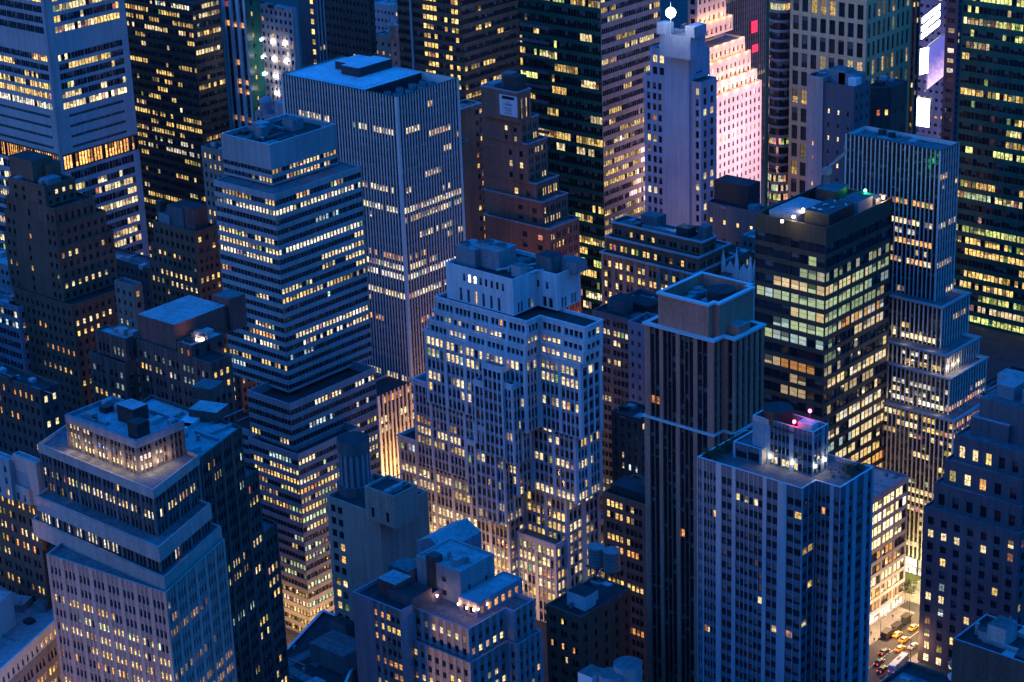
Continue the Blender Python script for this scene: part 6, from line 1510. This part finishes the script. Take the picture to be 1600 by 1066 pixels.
# the block that carries the screens
Cb, zb_ = at_d(1483, 30, 1245); 
b = Bld('screen_building', 'dim violet block behind the glowing screens of the square', Cb, 'building')
vio = mat('violet_wall', (.2, .18, .26))
b.tier(rectm(Cb, 40, 30), 0, zb_+30, [brick(ww=2, wp=2, fh=5, lit=P(p=.1))]*2+[None]*2, wall=vio, roof=roofdark)
for k, (px, py) in enumerate(((1446, 60), (1458, 110), (1450, 180))):  # added violet lights before the screens, brightening the walls around
    P0, z0 = at_d(px, py, 1150); point('violet_fill', (P0.x, P0.y, z0), 8000, (.74, .64, 1.), 2.)
# unseen billboards added to throw pink light on the hotel, behind the round-cornered tower
PK = mat_emit('added_pink_screen', (1., .58, .64), 2.4, True)
hq, hz = HOTEL[-1]
for k in range(3):
    yv = hq[1].y+6+k*16; r = empty('billboard', (hq[1].x+46, yv, 24+k*14), ('unseen pink screen added to light the hotel, nearest', 'unseen pink screen added to light the hotel, middle', 'unseen pink screen added to light the hotel, farthest')[k], 'billboard')
    m = MB(); m.box(.6, 0, 0, .9, 15, 34, darkmetal); m.build('casing', r, see=False)
    m = MB(); m.face([(0.1, 7.2, .5), (.1, -7.2, .5), (.1, -7.2, 33.5), (.1, 7.2, 33.5)], PK); m.build('display', r, see=False)

# ---------------------------------------------------------------- the avenue
sheet('sidewalk', [(-360, 500), (KX, 500), (KX, 606), (-360, 606)], 0, paving, h=.14)
sheet('sidewalk', [(-337.5, 500), (-334, 500), (-334, 612), (-337.5, 612)], 0, paving, h=.14)
sheet('plaza', [(-400, 612), (KX, 612), (KX, 637), (-400, 637)], 0, paving, h=.14)
sheet('lane_marking', [(-345.4, 500), (-345.2, 500), (-345.2, 640), (-345.4, 640)], .006, paintw)
for k in range(8): sheet('crosswalk', [(KX+1+k*1.9, 606.6), (KX+2+k*1.9, 606.6), (KX+2+k*1.9, 610.6), (KX+1+k*1.9, 610.6)], .007, paintw)
gp = at(1419, 897, .2); lawnm = mat('lawn', (.07, .085, .025), var=.4, scale=.8, streak=False)
m = MB(); m.cyl(0, 0, 0, 7.0, .4, concrete, 32); m.cyl(0, 0, .4, 6.7, .25, lawnm, 32, 6.3, lawnm)
o = m.build('lawn', None, see=False); o.location = (gp.x, gp.y, .14); o['kind'] = 'structure'
def tree(P, h, label, seed):
    rg = random.Random(seed); r = empty('street_tree', (P.x, P.y, 0), label, 'tree')
    m = MB(); m.cyl(0, 0, 0, .28, h*.45, wood, 8, .18)
    for k in range(7):
        a = k*.9+rg.random(); m.tube((0, 0, h*.36), (h*.26*math.cos(a), h*.26*math.sin(a), h*rg.uniform(.6, .8)), .08, wood, 5)
    m.build('trunk', r, see=False)
    m = MB()
    cl = [Vector((rg.gauss(0, h*.17), rg.gauss(0, h*.17), h*rg.uniform(.5, .92))) for _ in range(26)]
    for c in cl:
        for j in range(70):
            p = c+Vector((rg.gauss(0, .5), rg.gauss(0, .5), rg.gauss(0, .4))); t1 = Vector((rg.uniform(-.3, .3), rg.uniform(-.3, .3), rg.uniform(-.2, .2))); t2 = Vector((rg.uniform(-.3, .3), rg.uniform(-.3, .3), rg.uniform(-.3, .3)))
            m.face([p, p+t1, p+t1+t2, p+t2], LEAF)
    m.build('crown', r, see=False)
tree(at(1416, 921, 5), 9, 'dark leafy tree on the plaza below the oval lawn', 3)
for k, (px, py) in enumerate(((1385, 986), (1401, 976), (1416, 962))):
    p = at(px, py, 2.6); r = empty('kiosk', (p.x, p.y, .14), ('dark flat-roofed kiosk on the pavement, nearest the store windows', 'dark flat-roofed kiosk midway along the pavement', 'dark flat-roofed kiosk nearest the plaza')[k], 'kiosk')
    m = MB(); m.box(0, 0, 0, 2.0, 3.6, 2.5, darkmetal); m.build('body', r, see=False); m = MB(); m.box(0, 0, 2.5, 2.6, 4.2, .2, roofdark); m.build('roof', r, see=False)
TYRE = mat('tyre', (.02, .02, .02), rough=.8, var=.2, streak=False); GLS = mat('car_glass', (.015, .018, .02), rough=.08, var=.1, spec=.6, streak=False)
TAIL = mat_emit('tail_light', (1., .04, .03), .7); HEAD = mat_emit('head_light', (1., .9, .7), 2.5)
def car_paint(n, c): return mat(n, c, rough=.28, var=.08, spec=.6, streak=False)
YEL, BLK, WHT = car_paint('taxi_yellow', (.78, .38, .015)), car_paint('car_black', (.015, .016, .018)), car_paint('car_white', (.6, .6, .6))
def make_car(name, paint, label, cat, group, taxi=False):
    r = empty(name, (0, 0, 0), label, cat, group)
    prof = [(-2.3, .35), (-2.35, .75), (-2.2, .95), (-1.55, 1.0), (-.95, 1.42), (.55, 1.45), (1.2, .98), (2.15, .82), (2.35, .6), (2.3, .35)]
    m = MB(); W2 = .9
    def sec(x): return W2-.0
    L_ = [(p[0], -W2+(.14 if p[1] > 1.2 else 0), p[1]) for p in prof]; R_ = [(p[0], W2-(.14 if p[1] > 1.2 else 0), p[1]) for p in prof]
    m.face(L_, paint); m.face(R_[::-1], paint)
    for i in range(len(prof)): j = (i+1) % len(prof); m.face([L_[j], L_[i], R_[i], R_[j]], paint)
    m.build('body', r, see=False)
    m = MB()
    m.face([(-1.5, -.76, 1.05), (-1.5, .76, 1.05), (-1.0, .7, 1.41), (-1.0, -.7, 1.41)][::-1], GLS); m.face([(1.16, -.76, 1.03), (1.16, .76, 1.03), (.62, .7, 1.43), (.62, -.7, 1.43)], GLS)
    for s_ in (-1, 1): m.face([(-1.35, s_*.905, 1.0), (1.05, s_*.905, 1.0), (.5, s_*.78, 1.38), (-.9, s_*.78, 1.38)], GLS)
    o = m.build('window', r, see=False); o.location = (0, 0, .02)
    for x in (-1.4, 1.4):
        for s_ in (-1, 1):
            m = MB(); n = 14; P2 = lambda i, rr, y: (x+rr*math.cos(i*2*math.pi/n), y, .33+rr*math.sin(i*2*math.pi/n))
            for i in range(n): m.face([P2(i, .33, s_*.72), P2(i+1, .33, s_*.72), P2(i+1, .33, s_*.93), P2(i, .33, s_*.93)], TYRE)
            m.face([P2(i, .33, s_*.93) for i in range(n)], TYRE); m.build('wheel', r, see=False)
    for s_ in (-.65, .65):
        m = MB(); m.box(-2.36, s_, .66, .08, .34, .18, TAIL); m.build('tail_light', r, see=False)
        m = MB(); m.box(2.33, s_, .55, .08, .34, .16, HEAD); m.build('headlight', r, see=False)
    if taxi: m = MB(); m.box(-.2, 0, 1.46, .35, .9, .16, mat_emit('taxi_light', (1., .85, .5), .6)); m.build('roof_sign', r, see=False)
    return r
def dup(r, loc, rz, label):
    c = r.copy(); COL.objects.link(c); c.location = loc; c.rotation_euler = (0, 0, rz); c['label'] = label
    for ch in r.children: d = ch.copy(); COL.objects.link(d); d.parent = c
    return c
taxi = make_car('taxi', YEL, '', 'taxi', 'yellow taxis on the avenue', True); blk = make_car('parked_car', BLK, '', 'car', 'dark cars on the avenue'); wht = make_car('car', WHT, '', 'car', 'pale cars on the avenue')
def place(r, first, px, py, label, rz=H90):
    p = at(px, py, .7)
    if first: r.location = (p.x, p.y, .01); r.rotation_euler = (0, 0, rz); r['label'] = label
    else: dup(r, (p.x, p.y, .01), rz, label)
place(taxi, True, 1402, 991, 'yellow taxi closest to the pavement on the avenue', H90+.08)
place(taxi, False, 1412.5, 999, 'yellow taxi in mid avenue, just nearer than the kerbside one', H90-.05)
place(taxi, False, 1406, 1013, 'yellow taxi half hidden by the white roofed bus', H90)
place(taxi, False, 1427, 980, 'yellow taxi cut off by the dark brick office, farthest up the avenue', H90)
place(blk, True, 1381, 1018, 'black car by the kerb, the farthest of the dark cars', H90); place(blk, False, 1374, 1034, 'black car by the kerb behind the first one', H90); place(blk, False, 1379, 1045, 'black car with red tail lights at the near end of the avenue', H90)
place(blk, False, 1421, 882, 'black car crossing beyond the oval lawn', 0.); place(blk, False, 1430, 889, 'black car at the crossing, nearer the dark brick office', 0.)
place(wht, True, 1427, 1009, 'pale car with red tail lights beside the dark brick office', H90)
p = at(1404, 1030, 3.2); r = empty('city_bus', (p.x, p.y, 0), 'white roofed bus with a number on its roof on the avenue', 'bus'); r.rotation_euler = (0, 0, H90+.1)
m = MB(); m.box(0, 0, .4, 11, 2.5, 2.7, WHT); m.box(0, 0, 3.1, 10.6, 2.3, .15, WHT); m.build('body', r, see=False)
m = MB()
for s_ in (-1, 1): m.box(0, s_*1.26, 1.5, 9.6, .03, 1.1, GLS)
m.box(5.51, 0, 1.4, .03, 2.2, 1.3, GLS); m.build('window', r, see=False)
for x in (-3.5, 3.5):
    for s_ in (-1, 1): m = MB(); m.tube((x, s_*1.0, .5), (x, s_*1.28, .5), .5, TYRE, 14); m.build('wheel', r, see=False)
for s_ in (-.9, .9): m = MB(); m.box(-5.52, s_, .9, .06, .3, .25, TAIL); m.build('tail_light', r, see=False)
txt('roof_number', '2802', 1.5, (.5, 0, 3.27), ink, r, 0., 0.)
# people on the pavement
def person(P, rz, label, top, legs, step_=.25):
    r = empty('person', (P.x, P.y, .14), label, 'person'); r.rotation_euler = (0, 0, rz)
    skin = mat('skin', (.35, .2, .14), var=.1, streak=False)
    V = [(0, 0, .95), (0, 0, 1.2), (0, 0, 1.42), (0, 0, 1.52), (.02, 0, 1.64), (.02, 0, 1.74), (0, .2, 1.4), (-.05, .26, 1.12), (.1, .27, .88), (0, -.2, 1.4), (.05, -.26, 1.12), (.16, -.27, .9), (0, .1, .9), (step_*.6, .1, .5), (step_*.5, .1, .06), (step_*.5+.18, .1, .04), (0, -.1, .9), (-step_*.3, -.1, .5), (-step_, -.1, .08), (-step_+.17, -.1, .04)]
    E_ = [(0, 1), (1, 2), (2, 3), (3, 4), (4, 5), (2, 6), (6, 7), (7, 8), (2, 9), (9, 10), (10, 11), (0, 12), (12, 13), (13, 14), (14, 15), (0, 16), (16, 17), (17, 18), (18, 19)]
    R_ = [.16, .15, .17, .06, .1, .08, .07, .055, .04, .07, .055, .04, .1, .075, .05, .04, .1, .075, .05, .04]
    me = bpy.data.meshes.new('body'); me.from_pydata(V, E_, []); o = bpy.data.objects.new('body', me); COL.objects.link(o); o.parent = r
    me.skin_vertices or me.attributes
    md = o.modifiers.new('Skin', 'SKIN')
    if not me.skin_vertices: return
    for i, sv in enumerate(me.skin_vertices[0].data): sv.radius = (R_[i], R_[i]); sv.use_root = (i == 0)
    o.modifiers.new('Sub', 'SUBSURF').levels = 1
    me.materials.append(top)
    m = MB(); m.cyl(.0, 0, 1.72, .1, .1, darkbrick, 10, .05); m.build('hair', r, see=False)
cloth = mat('dark_cloth', (.02, .02, .03), var=.1, streak=False); cloth2 = mat('navy_cloth', (.03, .04, .08), var=.1, streak=False); cloth3 = mat('tan_coat', (.2, .14, .09), var=.1, streak=False)
for k, (px, py, rz) in enumerate(((1361, 990, 1.6), (1377.5, 995, -1.5), (1380, 991, 1.4), (1395, 964, 1.6), (1366, 1000, -1.5))):
    person(at(px, py, .9), rz, ('person in a dark coat walking by the store window', 'person in navy crossing the pavement near the kerb', 'person in a tan coat walking next to the one in navy', 'person in dark clothes by the store corner', 'person in navy on the pavement, nearest')[k], (cloth, cloth2, cloth3, cloth, cloth2)[k], cloth)

# ---------------------------------------------------------------- the rest of the city round the view
def city_around():
    rg = random.Random(77); taken = []
    for o in list(COL.objects):
        if o.type == 'EMPTY' and o.parent is None and o.get('category') in ('building', 'skyscraper', 'office building', 'apartment building', 'hotel', 'store', 'penthouse', 'church top'):
            xs = [(o.location.x+v[0], o.location.y+v[1]) for b in BUILDINGS if b.root is o for v in b.wall.v]
            if xs: taken.append((min(x for x, y in xs)-6, max(x for x, y in xs)+6, min(y for x, y in xs)-6, max(y for x, y in xs)+6))
    n = 0
    for ix in range(-13, 5):
        for iy in range(-3, 9):
            x0, y0 = ix*66., iy*62.
            w, d = rg.uniform(40, 52), rg.uniform(36, 44); h = rg.choice((55, 75, 95, 110, 125))*rg.uniform(.85, 1.15)
            if math.hypot(x0+25, y0+20) < 70: h = 60
            x1, y1 = x0+w, y0+d
            if any(x0 < t[1] and x1 > t[0] and y0 < t[3] and y1 > t[2] for t in taken): continue
            if -362 < x1 and x0 < -330 and y0 > 350: continue
            if x1 > -500 and x0 < -335 and y1 > 215 and y0 < 330: continue
            ok = False
            for k in range(4):
                pr = [proj((x, y, z)) for x in (x0, (x0+x1)/2, x1) for y in (y0, (y0+y1)/2, y1) for z in (0, h/2, h)]
                if not any(p[2] > 0 and -30 < p[0] < IMW+30 and -30 < p[1] < IMH+30 for p in pr): ok = True; break
                h *= .75
            if not ok or h < 20: continue
            m = MB(); m.prism([(x0, y0), (x1, y0), (x1, y1), (x0, y1)], 0, h, rg.choice((darkbrick, brownbrick, greystone, darkconc)), rg.choice((roofdark, roofgrey)))
            m.box((x0+x1)/2, (y0+y1)/2, h, 10, 8, 5, darkconc)
            o = m.build('city_block', None, (x0, y0, 0), see=False); o['kind'] = 'structure'; n += 1
    print('BLOCKS', n)
city_around()
finish_buildings()
